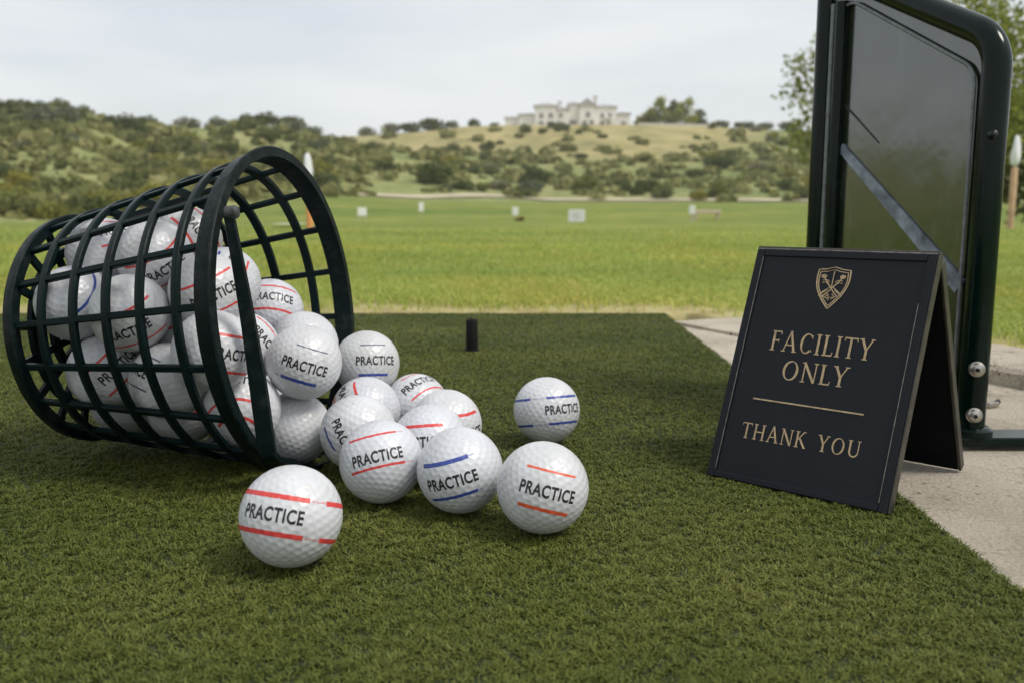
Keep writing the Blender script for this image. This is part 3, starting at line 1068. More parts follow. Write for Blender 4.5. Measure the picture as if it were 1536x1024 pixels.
# ------------------------------------------------------------------ tee peg
tp = gp(708, 527)
bm = bmesh.new()
add_lathe(bm, [(.0088, 0), (.0088, .0016), (.0066, .0022), (.0064, .0325), (.0058, .0336), (.0040, .0336), (.0040, .026)], 28)
tee = obj_bm('rubber_tee', bm, M_RUBBER, None, True, 40)
tee.location = (tp[0], tp[1], .001)
tag(tee, 'short black rubber tee tube standing upright on the turf mat', 'golf tee')

# ------------------------------------------------------------------ sign
S_O = Vector((0.11092536, 0.49643887, 0.0015)); S_E = Vector((0.74059293, -0.67195395, 0)); S_F = Vector((0.25634214, 0.28252706, 0.92437393))
S_N = S_E.cross(S_F)
if S_N.y > 0: S_N = -S_N                                     # outward, to the viewer
SW, SH = .1008, .1363
sg = empty('sandwich_board', S_O)
tag(sg, 'small black folding sandwich board with gold crest and lettering on the mat edge', 'sign')
MS = Matrix(((S_E.x, S_F.x, S_N.x, 0), (S_E.y, S_F.y, S_N.y, 0), (S_E.z, S_F.z, S_N.z, 0), (0, 0, 0, 1)))   # local: x right, y up the face, z out


def sign_part(name, bm, mat, parent=sg, smooth=False, M=MS):
    bmesh.ops.transform(bm, matrix=M, verts=bm.verts)
    return obj_bm(name, bm, mat, parent, smooth, 35)


TH = .0052
bm = bmesh.new()
add_box(bm, 0.0006, SW - .0006, 0.0004, SH - .0006, -TH, -.0004, None, .0006)
fb = sign_part('front_board', bm, M_SIGN)
bm = bmesh.new()
bw = .0046
add_box(bm, 0, bw, 0, SH, -TH * .5, .0007, None, .0005)
add_box(bm, SW - bw, SW, 0, SH, -TH * .5, .0007, None, .0005)
add_box(bm, bw + .0001, SW - bw - .0001, 0.0002, bw * .8, -TH * .5, .0006, None, .0005)
add_box(bm, bw + .0001, SW - bw - .0001, SH - bw * .9, SH - .0001, -TH * .5, .0006, None, .0005)
sign_part('frame_moulding', bm, M_SIGN)
bm = bmesh.new()
add_box(bm, SW + .0001, SW + .0011, .0002, SH - .0002, -TH - .0006, .0002, None, .0003)
sign_part('edge_trim', bm, M_SIGNEDGE)
bm = bmesh.new()
add_box(bm, -.0006, SW + .0008, SH + .0001, SH + .0022, -TH - .0012, -.0006, None, .0005)
sign_part('hinge_cap', bm, M_SIGNEDGE)
bm = bmesh.new()
add_box(bm, bw - .0001, bw + .00025, bw, SH - bw, .00055, .00078)
add_box(bm, SW - bw - .00025, SW - bw + .0001, bw, SH * .8, .00055, .00074)
add_box(bm, .0002, SW - .0002, SH + .0002, SH + .0008, -.00055, -.0002)
sign_part('edge_highlight', bm, M_EDGEHI)  # thin pale bars drawn as highlights along the moulding edges
# rear board from the hinge down to its feet
foot = Vector((0.1193, ) * 1 + (0, 0)) if False else None
N_H = Vector((0.67195395, 0.74059293, 0))                    # away from the viewer, level
r_top = S_F * (SH + .0002) - S_N * (TH + .002)
r_bot = N_H * .1175 + S_E * .0012 - Vector((0, 0, .0015))
r_dir = (r_top - r_bot)
RLEN = r_dir.length
r_dir.normalize()
r_nrm = S_E.cross(r_dir).normalized()
MR = Matrix(((S_E.x, r_dir.x, r_nrm.x, r_bot.x), (S_E.y, r_dir.y, r_nrm.y, r_bot.y), (S_E.z, r_dir.z, r_nrm.z, r_bot.z), (0, 0, 0, 1)))
bm = bmesh.new()
add_box(bm, .001, SW - .0015, 0, RLEN, -.0026, .0026, None, .0006)
rb = sign_part('rear_board', bm, M_SIGNIN, M=MR)
bm = bmesh.new()
add_box(bm, SW - .0013, SW + .0006, 0, RLEN - .0015, -.0030, .0030, None, .0005)
sign_part('edge_trim', bm, M_SIGNEDGE, M=MR)
bm = bmesh.new()
vs = add_box(bm, 0, .034, 0, .0065, 0, .0045, None, .0005)
MSP = Matrix.Translation(S_E * (SW - .012) + N_H * .016 - Vector((0, 0, .001))) @ Matrix(((N_H.x, -S_E.x, 0, 0), (N_H.y, -S_E.y, 0, 0), (0, 0, 1, 0), (0, 0, 0, 1)))
sign_part('spreader_bar', bm, M_SIGNEDGE, M=MSP)

# serif capitals: thick/thin strokes and serifs, unit cap height, drawn per glyph
TK, TN, SF = .135, .070, .050


def serif_glyphs():
    G = {}

    def stem(x, y0=0., y1=1., w_=TK): return ('l', [(x, y0), (x, y1)], w_)

    def ser(x, y, l=.30): return ('l', [(x - l / 2, y), (x + l / 2, y)], SF)

    def dia(a, b, w_): return ('l', [a, b], w_)
    b, tp_ = SF / 2, 1 - SF / 2
    G['F'] = (.62, [stem(.16), ser(.16, b), ser(.10, tp_, .16), dia((.16, tp_ - .01), (.58, tp_ - .01), TN), dia((.57, .99), (.60, .82), .05), dia((.2, .52), (.48, .52), TN), dia((.48, .60), (.48, .44), .045)])
    G['A'] = (.92, [dia((.12, .0), (.44, 1.02), TN), dia((.44, 1.04), (.80, .0), TK), ser(.12, b, .26), ser(.80, b, .30), dia((.24, .34), (.68, .34), .06)])
    G['C'] = (.86, [('c', .47, .5, .40, .50, 48, 312), dia((.76, .92), (.76, .74), .05), dia((.77, .22), (.80, .10), .04)])
    G['I'] = (.34, [stem(.17), ser(.17, b), ser(.17, tp_)])
    G['L'] = (.62, [stem(.16), ser(.16, tp_), ser(.10, b, .16), dia((.16, b + .01), (.58, b + .01), TN), dia((.57, .0), (.61, .20), .05)])
    G['T'] = (.78, [stem(.39), ser(.39, b), dia((.04, tp_ - .01), (.74, tp_ - .01), TN), dia((.04, 1.0), (.02, .82), .05), dia((.74, 1.0), (.76, .82), .05)])
    G['Y'] = (.80, [stem(.40, 0, .46), ser(.40, b), dia((.10, 1.0), (.41, .44), TK), dia((.72, 1.0), (.40, .44), TN), ser(.09, tp_, .26), ser(.72, tp_, .24)])
    G['O'] = (1.02, [('c', .51, .5, .45, .50, 0, 360)])
    G['N'] = (.94, [stem(.15, 0, 1, TN), ser(.15, b, .26), dia((.12, 1.0), (.78, .02), TK), stem(.80, 0, 1, TN), ser(.80, tp_, .26), ser(.07, tp_, .14)])
    G['H'] = (.94, [stem(.16), ser(.16, b), ser(.16, tp_), stem(.78), ser(.78, b), ser(.78, tp_), dia((.16, .51), (.78, .51), TN)])
    G['K'] = (.84, [stem(.16), ser(.16, b), ser(.16, tp_), dia((.20, .46), (.64, 1.0), TN), dia((.32, .60), (.78, .0), TK), ser(.66, tp_, .22), ser(.78, b, .20)])
    G['U'] = (.90, [stem(.16, .36, 1.), ser(.16, tp_), ('u', .46, .36, .30, .36), stem(.76, .36, 1., TN), ser(.76, tp_, .26)])
    return G


SER = serif_glyphs()


def serif_word(bm, word, x0, x1, y0, hgt, z0, gap=.10):
    tot = sum((SER[c][0] if c != ' ' else .55) + gap for c in word) - gap
    sx = (x1 - x0) / tot
    x = 0
    k = 0
    for c in word:
        if c == ' ':
            x += .55 + gap
            continue
        for st in SER[c][1]:
            if st[0] == 'l':
                L, Rr = stroke_polys(st[1], st[2], 9)
            elif st[0] == 'c':
                _, cx, cy, rx, ry, a0, a1 = st
                L, Rr = [], []
                for i in range(41):
                    a = R_(a0 + (a1 - a0) * i / 40)
                    tk = (TN * .75 + (TK * 1.08 - TN * .75) * abs(math.cos(a + .25)) ** 1.3)
                    L.append((cx + (rx) * math.cos(a), cy + (ry) * math.sin(a)))
                    Rr.append((cx + (rx - tk) * math.cos(a), cy + (ry - tk * .9) * math.sin(a)))
            else:
                _, cx, cy, rx, ry = st
                L, Rr = [], []
                for i in range(25):
                    a = R_(180 + 180 * i / 24)
                    f = i / 24
                    to = TK * (1 - f) + TN * f
                    L.append((cx + (rx + to / 2) * math.cos(a), cy + (ry + .0) * math.sin(a)))
                    Rr.append((cx + (rx - to / 2) * math.cos(a), cy + (ry - .09) * math.sin(a)))
            zz = z0 + .000012 * (k % 9)
            k += 1
            A = [bm.verts.new((x0 + (x + p[0]) * sx, y0 + p[1] * hgt, zz)) for p in L]
            B = [bm.verts.new((x0 + (x + p[0]) * sx, y0 + p[1] * hgt, zz)) for p in Rr]
            for i in range(len(A) - 1):
                bm.faces.new((A[i], A[i + 1], B[i + 1], B[i]))
        x += SER[c][0] + gap


for wd_, xa, xb, yb, yc in (('FACILITY', .205, .775, .560, .645), ('ONLY', .304, .672, .443, .525), ('THANK YOU', .150, .812, .181, .246)):
    bm = bmesh.new()
    serif_word(bm, wd_, xa * SW, xb * SW, yb * SH, (yc - yb) * SH, .00005, .12 if wd_ != 'THANK YOU' else .16)
    sign_part('lettering', bm, M_GOLD)
bm = bmesh.new()
add_box(bm, .175 * SW, .792 * SW, .3465 * SH, .3525 * SH, -.0003, .00012)
sign_part('divider_line', bm, M_GOLD)

# crest: double outlined shield with crossed flower-headed stems and leaves
bm = bmesh.new()
cz = [0]


def cline(path, wd, closed=False):
    p = [(x, y) for x, y in path]
    if closed: p = p + [p[0], p[1]]
    L, Rr = stroke_polys(p, wd, .08)
    z0 = .00006 + .000012 * cz[0] * .5
    cz[0] += 1
    A = [bm.verts.new((a[0], a[1], z0)) for a in L]; B = [bm.verts.new((a[0], a[1], z0)) for a in Rr]
    for i in range(len(A) - 1): bm.faces.new((A[i], A[i + 1], B[i + 1], B[i]))


def shield(s):
    pts = [(0, 1.0 * s), (-.25 * s, .90 * s), (-.52 * s, .86 * s)]
    for i in range(1, 13):
        f = i / 12
        pts.append((-(.52 + .05 * math.sin(f * math.pi)) * s * (1 - f ** 2.4), (.86 - 1.86 * f) * s))
    return pts + [(-x, y) for x, y in pts[1:-1][::-1]]


cline(shield(1.0), .046, True)
cline(shield(.87), .036, True)
for s in (-1, 1):
    cline([(-.30 * s, .50), (-.12 * s, .16), (.10 * s, -.22), (.26 * s, -.44)], .045)
    cx, cy = -.31 * s, .54
    for k in range(6):
        a = 2 * math.pi * k / 6
        cline([(cx, cy), (cx + .10 * math.cos(a), cy + .10 * math.sin(a))], .04)
    cline(arc(cx, cy, .085, .085, 0, 360, 12), .025)
    for q in range(5):
        y0 = .02 - q * .04
        x1 = (.16 + .055 * q) * s
        cline([(.02 * s, .05), (x1 * .7, y0 - .06), (x1, -.18 - q * .06)], .026)
    cline([(-.33 * s, .34), (-.16 * s, .36), (-.09 * s, .26)], .03)
    cline([(-.34 * s, .22), (-.22 * s, .26), (-.12 * s, .14)], .03)
    cline([(.06 * s, -.30), (.16 * s, -.46), (.05 * s, -.56)], .03)
cline([(0, .80), (0, -.10)], .03)
cline([(-.34, -.36), (-.12, -.50), (.10, -.46), (.32, -.36)], .03)
cline([(-.06, -.34), (-.02, -.62)], .03)
sc_ = (.932 - .755) / 2 * SH
Mc = Matrix.Translation((.483 * SW, (.932 + .755) / 2 * SH, 0)) @ Matrix.Diagonal((sc_ * 1.42, sc_, 1, 1))
bmesh.ops.transform(bm, matrix=Mc, verts=bm.verts)
sign_part('crest', bm, M_GOLD)

# ------------------------------------------------------------------ bay divider
dv = empty('bay_divider', (0.2985, 0.5724, 0))
tag(dv, 'tall dark green bay divider with glossy sheet in a rounded tube frame', 'divider')
A0 = Vector((0, 0, 0)); D0 = Vector((0.2473 - 0.2985, 0.7329 - 0.5724, 0))
DLEN = D0.length; D0.normalize()
TR = .0086
ZR, ZL = .2545, .336                                       # top heights at the near and far post
DN = Vector((-D0.y, D0.x, 0))
if DN.x > 0: DN = -DN                                       # faces the mats


def dvp(s, z, o=0.): return D0 * s + Vector((0, 0, z)) + DN * o


def rounded(path, rad, n=8):
    out = [Vector(path[0])]
    rads = list(rad) if hasattr(rad, '__len__') else [rad]
    for a, b, c in zip(path, path[1:], path[2:]):
        a, b, c = Vector(a), Vector(b), Vector(c)
        u = (a - b).normalized(); v = (c - b).normalized()
        an = u.angle(v)
        rad = rads.pop(0) if len(rads) > 1 else rads[0]
        d = rad / math.tan(an / 2)
        p0, p1 = b + u * d, b + v * d
        cc = b + (u + v).normalized() * (rad / math.sin(an / 2))
        q0, q1 = p0 - cc, p1 - cc
        ax_ = q0.cross(q1).normalized(); tot = q0.angle(q1)
        for i in range(n + 1): out.append(cc + Matrix.Rotation(tot * i / n, 3, ax_) @ q0)
    out.append(Vector(path[-1]))
    return out


bm = bmesh.new()
slope = (ZL - ZR) / DLEN
loop = rounded([dvp(0, .001), dvp(0, ZR), dvp(DLEN, ZL), dvp(DLEN, .001)], [.030, .011], 10)
fine_ = []
for a, b in zip(loop, loop[1:]):
    m = max(1, int((b - a).length / .02))
    for i in range(m): fine_.append(a.lerp(b, i / m))
fine_.append(loop[-1])
add_tube(bm, fine_, TR, 24)
obj_bm('tube_frame', bm, M_TUBE, dv, True, 50)
bm = bmesh.new()
inn = [dvp(TR * .6, .02), dvp(TR * .6, ZR - .0045), dvp(DLEN - TR * .6, ZL - .0045), dvp(DLEN - TR * .6, .02)]
lp = rounded([inn[0], inn[1], inn[2], inn[3]], .022, 8)
f1_ = [bm.verts.new(p + DN * .0015) for p in lp]; f2_ = [bm.verts.new(p - DN * .0015) for p in lp]
bm.faces.new(f1_); bm.faces.new(f2_[::-1])
for i in range(len(lp)):
    j = (i + 1) % len(lp)
    bm.faces.new((f1_[i], f1_[j], f2_[j], f2_[i]))
obj_bm('sheet_panel', bm, M_SHEET, dv)
# thin lighter gasket inside the frame
bm = bmesh.new()
gl = rounded([dvp(TR + .0045, .03, .0035), dvp(TR + .0045, ZR - TR - .008, .0035), dvp(DLEN - TR - .0045, ZL - TR - .012, .0035), dvp(DLEN - TR - .0045, .03, .0035)], .018, 8)
add_tube(bm, gl, .0013, 8)
obj_bm('gasket', bm, mat_plain('gasket_grey', (.16, .175, .18), .4, var=.3), dv, True, 50)
bm = bmesh.new()
add_tube(bm, [dvp(DLEN - .0135, .002, .0052), dvp(DLEN - .0135, ZL - .03, .0052)], .0021, 10)
obj_bm('post_highlight', bm, mat_plain('highlight_grey', (.16, .18, .175), .35, metal=.3, var=.3), dv, True, 50)  # pale rod painted in for the bright highlight between the far uprights
# second slim post hugging the far upright
bm = bmesh.new()
add_tube(bm, [dvp(DLEN - .0225, .001, .004), dvp(DLEN - .0225, ZL - .03, .004)], .0052, 14)
obj_bm('inner_upright', bm, M_TUBE, dv, True, 50)


def on_sheet(x, y, off):
    d = ray(x, y)
    p0 = np.array(dv.location) + np.array(DN) * off
    nn = np.array(DN)
    return Vector(CP + d * ((p0 - CP) @ nn) / (d @ nn)) - dv.location


# pale strip modelled for a diagonal reflection, and a thin dark line above it
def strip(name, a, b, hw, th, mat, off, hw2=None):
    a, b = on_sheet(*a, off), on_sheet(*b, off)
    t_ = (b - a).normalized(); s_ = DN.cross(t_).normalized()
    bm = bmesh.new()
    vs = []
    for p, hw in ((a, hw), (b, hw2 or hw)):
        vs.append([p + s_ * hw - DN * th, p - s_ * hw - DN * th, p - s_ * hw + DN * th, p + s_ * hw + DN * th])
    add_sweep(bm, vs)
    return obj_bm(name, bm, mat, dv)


strip('diagonal_reflection', (1262, 222), (1440, 430), .0034, .0008, M_REFL, .0024, .0056)
strip('dark_line', (1262, 152), (1318, 215), .0007, .0003, M_DARKLINE, .0019, .0003)
# bolts through the near post, small one above
view = Vector((-0.30, -.57, .02)).normalized()
for (x, y, r, mat) in ((1465, 553, .0044, M_STEEL), (1461, 622, .0044, M_STEEL), (1489, 203, .0028, M_DARKBOLT)):
    d = ray(x, y)
    c0 = Vector(CP + d * (math.hypot(.2985, .5724) - TR * .9) / math.hypot(d[0], d[1])) - dv.location
    out = Vector((c0.x, c0.y, 0)).normalized()
    c0 = Vector((out.x * (TR - .0012), out.y * (TR - .0012), c0.z))
    bm = bmesh.new()
    q = out.to_track_quat('Z', 'Y').to_matrix().to_4x4()
    add_lathe(bm, [(r * 1.12, 0), (r * 1.12, .0018), (r * .95, .0022), (r * .8, .0040), (r * .35, .0050)], 20, Matrix.Translation(c0) @ q)
    bo = obj_bm('bolt', bm, mat, dv, True, 40)
    if mat is M_STEEL:
        bm = bmesh.new()
        add_lathe(bm, [(r * .34, .0048), (r * .30, .0058)], 6, Matrix.Translation(c0) @ q)
        obj_bm('bolt_socket', bm, M_DARKBOLT, bo)
# foot plate
bm = bmesh.new()
add_box(bm, -.010, .12, -.012, .012, .0005, .0065, None, .001)
fp = obj_bm('foot_plate', bm, M_TUBE, dv)
bm = bmesh.new()
add_lathe(bm, [(.0135, .0066), (.0135, .010), (.0105, .012)], 24)
obj_bm('post_collar', bm, M_TUBE, dv, True, 40)

# small clamp fitting left on the slab behind the post
cp = gp(1487, 606)
cl_ = empty('pipe_clamp', (cp[0], cp[1], -.002), (0, 0, .5))
tag(cl_, 'small dull metal clamp lying on the concrete by the divider post', 'clamp')
bm = bmesh.new()
add_box(bm, -.006, .006, -.003, .003, 0, .004, None, .0008)
obj_bm('clamp_body', bm, M_STEEL, cl_)
bm = bmesh.new()
add_tube(bm, [(.004, 0, .003), (.010, .001, .004), (.013, .002, .002)], .0013, 8)
obj_bm('clamp_screw', bm, M_DARKBOLT, cl_, True)


# ------------------------------------------------------------------ range furniture
def place(px, py, r):
    """ground point under the picture column px at distance r (py only documents the picture row)"""
    d = ray(px, 316)
    ph = math.atan2(d[0], d[1])
    x, y = r * math.sin(ph), r * math.cos(ph)
    return Vector((x, y, gz(x, y)))


def board(px, r, w_, h_, zc, label, print_=False):
    p = place(px, 0, r)
    e = empty('distance_board', p, (0, 0, -math.atan2(p.x, p.y)))
    tag(e, label, 'board', 'white boards out on the range')
    bm = bmesh.new()
    add_box(bm, -w_ / 2, w_ / 2, -.02, .02, zc - h_ / 2, zc + h_ / 2, None, .01)
    obj_bm('board_face', bm, M_WHITE, e)
    for s in ((-1, 1) if w_ > .3 else (0,)):
        bm = bmesh.new()
        add_box(bm, s * w_ * .36 - .02, s * w_ * .36 + .02, .021, .06, -.1, zc + h_ * .3)
        obj_bm('board_leg', bm, M_PALEP, e)
    if print_:
        bm = bmesh.new()
        for k, (a, b) in enumerate(((-.3, .3), (-.34, .1), (-.2, .32))):
            z = zc + h_ * (.22 - .2 * k)
            add_box(bm, a * w_, b * w_, -.024, -.0195, z - h_ * .035, z + h_ * .035)
        obj_bm('printed_lines', bm, M_GREYTXT, e)
    return e


def zc_of(py, p):
    """height above the ground point p of the picture row py at p's distance"""
    r = math.hypot(p.x, p.y); ph = math.atan2(p.x, p.y)
    return CAMH + (316 - py) / FPX * r * math.cos(ph) - p.z


for px, py, r, wp, hp, lab, pr_ in ((865, 324, 34, 24, 18, 'largest white board, standing mid range right of centre', True),
                                    (543, 318, 40, 13, 12, 'small square white board nearest the basket rim', False),
                                    (632, 311, 46, 7, 13, 'narrow upright white board below the pale path', False),
                                    (773, 317, 42, 9, 12, 'small white board between the narrow board and the largest board', False)):
    p = place(px, py, r)
    m = r * math.cos(math.atan2(p.x, p.y)) / FPX
    board(px, r, wp * m, hp * m, zc_of(py, p), lab, pr_)
# white post with a block on top and pale landing box beside
p = place(1038, 0, 36)
m = p.y / FPX
e = empty('range_post', p)
tag(e, 'slim pale range post with a white block on top near the divider', 'post')
bm = bmesh.new(); zt = zc_of(313, p); add_box(bm, -.04, .04, -.04, .04, -.1, zc_of(322, p)); obj_bm('shaft', bm, M_PALEP, e)
bm = bmesh.new(); add_box(bm, -.11, .11, -.08, .08, zc_of(322, p) + .002, zc_of(309, p), None, .02); obj_bm('block', bm, M_WHITE, e)
p = place(1060, 0, 44)
bm = bmesh.new(); zz = zc_of(318, p); add_box(bm, -.66, .66, -.2, .2, zz - .08, zz + .08, None, .02)
add_box(bm, -.55, -.47, -.15, .15, -.2, zz - .081); add_box(bm, .47, .55, -.15, .15, -.2, zz - .081)
bo = obj_bm('low_bench', bm, mat_plain('bench_pink', (.58, .46, .36), .8, var=.1, scale=5)); bo.location = p
tag(bo, 'low pale bench out on the range beyond the slim post', 'bench')


M_TANP = mat_plain('worn_tan_wood', (.50, .33, .19), .7, var=.2, scale=12)


def marker(px, ybase, ytop, ysleeve, yflag, label, msl=None):
    b = gp(px, ybase)
    r = math.hypot(b[0], b[1])
    ph = math.atan2(b[0], b[1])
    p = Vector((b[0], b[1], gz(b[0], b[1])))
    s = r * math.cos(ph) / FPX
    e = empty('marker_post', p)
    tag(e, label, 'marker post', 'white topped marker posts beside the range')
    z = lambda y: (ybase - y) * s
    bm = bmesh.new(); add_lathe(bm, [(4.6 * s, -.02), (4.6 * s, z(ysleeve)), (3.6 * s, z(ysleeve) + .01)], 16); obj_bm('orange_sleeve' if msl is None else 'wooden_sleeve', bm, msl or M_ORANGEP, e, True, 40)
    bm = bmesh.new(); add_lathe(bm, [(2.2 * s, z(ysleeve) + .011), (2.0 * s, z(yflag))], 12); obj_bm('shaft', bm, M_PALEP, e, True, 40)
    bm = bmesh.new()
    zt, zf = z(ytop), z(yflag)
    n = 18
    prof = [(3.0, 0), (5.6, .10), (6.4, .32), (5.4, .55), (4.6, .78), (2.6, .95), (.8, 1.0)]
    rings = []
    for (rad, f) in prof:
        rings.append([bm.verts.new((rad * s * (1 + .16 * math.sin(3 * a + f * 4)) * math.cos(a), rad * s * (1 + .16 * math.sin(3 * a + f * 4)) * math.sin(a), zf + .002 + (zt - zf) * f)) for a in [2 * math.pi * k / n for k in range(n)]])
    for A, B in zip(rings, rings[1:]):
        for k in range(n): bm.faces.new((A[k], A[(k + 1) % n], B[(k + 1) % n], B[k]))
    bm.faces.new(rings[0][::-1]); bm.faces.new(rings[-1])
    obj_bm('white_flag', bm, M_WHITEC, e, True)
    return e


marker(465, 346, 233, 300, 271, 'orange based marker post with rolled white flag, seen just past the basket rim')
marker(1515, 344, 208, 256, 252, 'tan wooden marker post with white top, seen past the divider on the right', M_TANP)


# flat patches: sand by the marker, path along the foot of the far hill
def ribbon(name, pts, hw, mat, lift=.05):
    bm = bmesh.new()
    rows = []
    for i, (px, r) in enumerate(pts):
        p = place(px, 0, r); a = place(pts[max(0, i - 1)][0], 0, pts[max(0, i - 1)][1]); b = place(pts[min(len(pts) - 1, i + 1)][0], 0, pts[min(len(pts) - 1, i + 1)][1])
        t_ = Vector((b.x - a.x, b.y - a.y, 0)).normalized(); s_ = Vector((-t_.y, t_.x, 0))
        row = []
        for k in (-1, -.5, 0, .5, 1):
            q = p + s_ * hw * k
            row.append(bm.verts.new((q.x, q.y, gz(q.x, q.y) + lift)))
        rows.append(row)
    for A, B in zip(rows, rows[1:]):
        for k in range(4): bm.faces.new((A[k], A[k + 1], B[k + 1], B[k]))
    return obj_bm(name, bm, mat, None, True)


pp = []
for i in range(120):
    px = 455 + (1500 - 455) * i / 119
    pp.append((px, float(np.interp(px, [455, 520, 640, 760, 1500], [77.5, 82, 90, 95, 95.2]))))
tag(ribbon('path', pp, 1.05, M_PATH, .12), kind='structure')
bm = bmesh.new()
bp_ = place(437, 0, 8.6)
ring = []
for k in range(40):
    a = 2 * math.pi * k / 40
    rr_ = 1 + .12 * math.sin(3 * a + 1) + .06 * math.sin(5 * a)
    ring.append(bm.verts.new((bp_.x + .17 * rr_ * math.cos(a), bp_.y + .30 * rr_ * math.sin(a), bp_.z + .03 + .0 * k)))
bm.faces.new(ring)
tag(obj_bm('sand_patch', bm, M_SAND), kind='structure')


# ------------------------------------------------------------------ vegetation
def leaf_cloud(lobes, n, size, seed, squash=.8, shell=.55):
    """leaf-sized faces through the volume of several lobes; returns verts, tris"""
    g = np.random.RandomState(seed)
    wts = np.array([l[3] ** 2 for l in lobes]); wts = wts / wts.sum()
    idx = g.choice(len(lobes), n, p=wts)
    Lb = np.array(lobes)[idx]
    d = g.normal(size=(n, 3)); d /= np.linalg.norm(d, axis=1)[:, None]
    rad = (shell + (1 - shell) * g.uniform(0, 1, n)) * (1 + .16 * np.sin(d[:, 0] * 5 + idx) * np.sin(d[:, 2] * 4 + 2 * idx)) * (1 + .10 * g.normal(size=n))
    c = Lb[:, :3] + d * (Lb[:, 3] * rad)[:, None] * np.array([1, 1, squash])
    s = size * g.uniform(.6, 1.4, n)
    a = g.normal(size=(n, 3)) + d * .4; a /= np.linalg.norm(a, axis=1)[:, None]
    b = np.cross(a, g.normal(size=(n, 3))); b /= np.linalg.norm(b, axis=1)[:, None]
    cc = np.cross(a, b)
    V = np.stack([c - b * s[:, None] * .5, c + cc * s[:, None] * .38, c + b * s[:, None] * .5, c - cc * s[:, None] * .38], 1).reshape(-1, 3)
    V[:, 2] = np.maximum(V[:, 2], .02)
    Q = np.arange(n * 4).reshape(-1, 4)
    return V, Q


SHRUBS = {'dark': [], 'olive': [], 'yellow': [], 'grey': []}
for kind, mat in (('dark', M_LDARK), ('olive', M_LOLIVE), ('yellow', M_LYEL), ('grey', M_LGREY)):
    for k in range(3):
        g = np.random.RandomState(k * 7 + len(kind))
        lobes = [(0, 0, .45, .52)]
        for q in range(6):
            a = g.uniform(0, 6.28)
            lobes.append((.5 * math.cos(a), .5 * math.sin(a), g.uniform(.2, .62), g.uniform(.22, .42)))
        V, Q = leaf_cloud(lobes, 900, .13, 31 + k, .85, .5)
        SHRUBS[kind].append(mesh_np('shrub', V, Q, mat=mat))

STEM = None
bm = bmesh.new()
for k in range(5):
    a = k * 1.26
    add_tube(bm, [(0, 0, -.1), (.12 * math.cos(a), .12 * math.sin(a), .2), (.34 * math.cos(a), .34 * math.sin(a), .55)], [.035, .025, .01], 5)
ob_ = obj_bm('stem', bm, M_BARK)
STEM = ob_.data
bpy.data.objects.remove(ob_)

shr_g = random.Random(3)
placed = []
KINDLAB = {'dark': 'dark green', 'olive': 'dull olive', 'yellow': 'yellow green', 'grey': 'grey green'}


def zone_of(px, py_):
    if px < 520: return 'on the slope behind the basket'
    if px < 760: return 'on the slope beyond the narrow white board'
    if px < 960: return 'on the slope below the white house'
    return 'on the slope beside the divider'


def shrub(px, r, size, kind, label=None, group=None, tall=1.0):
    p = place(px, 0, r)
    o = bpy.data.objects.new('shrub', shr_g.choice(SHRUBS[kind]))
    link(o)
    o.location = (p.x, p.y, p.z - .05 * size)
    o.rotation_euler = (0, 0, shr_g.uniform(0, 6.28))
    s = size / 2 * 1.05
    o.scale = (s, s * shr_g.uniform(.85, 1.1), s * shr_g.uniform(.8, 1.05) * tall)
    z = zone_of(px, 0)
    tag(o, label or ('%s shrub %s' % (KINDLAB[kind], z)), 'shrub', group or ('%s shrubs %s' % (KINDLAB[kind], z)))
    return o


BIG = [  # px, distance, size in m, kind, height factor, label
    (655, 99, 5.2, 'dark', 1.15, 'broad dark green bush at the hill foot above the narrow white board'),
    (700, 98, 4.6, 'dark', .7, 'low dark bush just right of the broad one at the hill foot'),
    (800, 112, 5.0, 'dark', 1.1, 'large dark rounded bush midway up the slope straight below the house'),
    (790, 150, 4.0, 'dark', 1.2, 'upright dark bush in the tan grass below the left end of the house'),
    (1075, 99, 3.6, 'yellow', 1.1, 'bright yellow green bush at the hill foot right of the slim post'),
    (1082, 135, 5.4, 'dark', 1.0, 'wide dark bush midway up the slope above the yellow green bush'),
    (880, 105, 4.0, 'yellow', 1.0, 'yellow green bush at the hill foot above the largest white board'),
    (935, 104, 3.8, 'dark', 1.0, 'dark bush at the hill foot between the largest board and the slim post'),
    (485, 92, 4.4, 'yellow', 1.1, 'yellow green bush beside the rolled flag of the marker post'),
    (440, 84, 4.0, 'olive', 1.0, 'olive bush behind the top of the basket rim'),
    (160, 58, 3.6, 'yellow', 1.0, 'yellow green bush low on the left slope above the basket base'),
    (235, 62, 4.4, 'yellow', 1.0, 'spreading yellow green bush above the middle of the basket'),
    (130, 54, 2.6, 'dark', 1.0, 'dark bush low on the left slope above the basket base'),
    (30, 50, 3.0, 'olive', 1.0, 'olive bush at the far left edge of the field'),
    (80, 49, 2.4, 'yellow', .9, 'yellow green bush at the field edge left of the basket base'),
    (195, 128, 7.0, 'dark', .8, 'wide dark bush on the left skyline above the basket'),
    (345, 112, 4.4, 'dark', 1.0, 'dark rounded bush high on the left slope above the basket rim'),
]
for px, r, s, k, tl, lab in BIG:
    shrub(px, r, s, k, lab, 'large bushes on the slopes', tl)
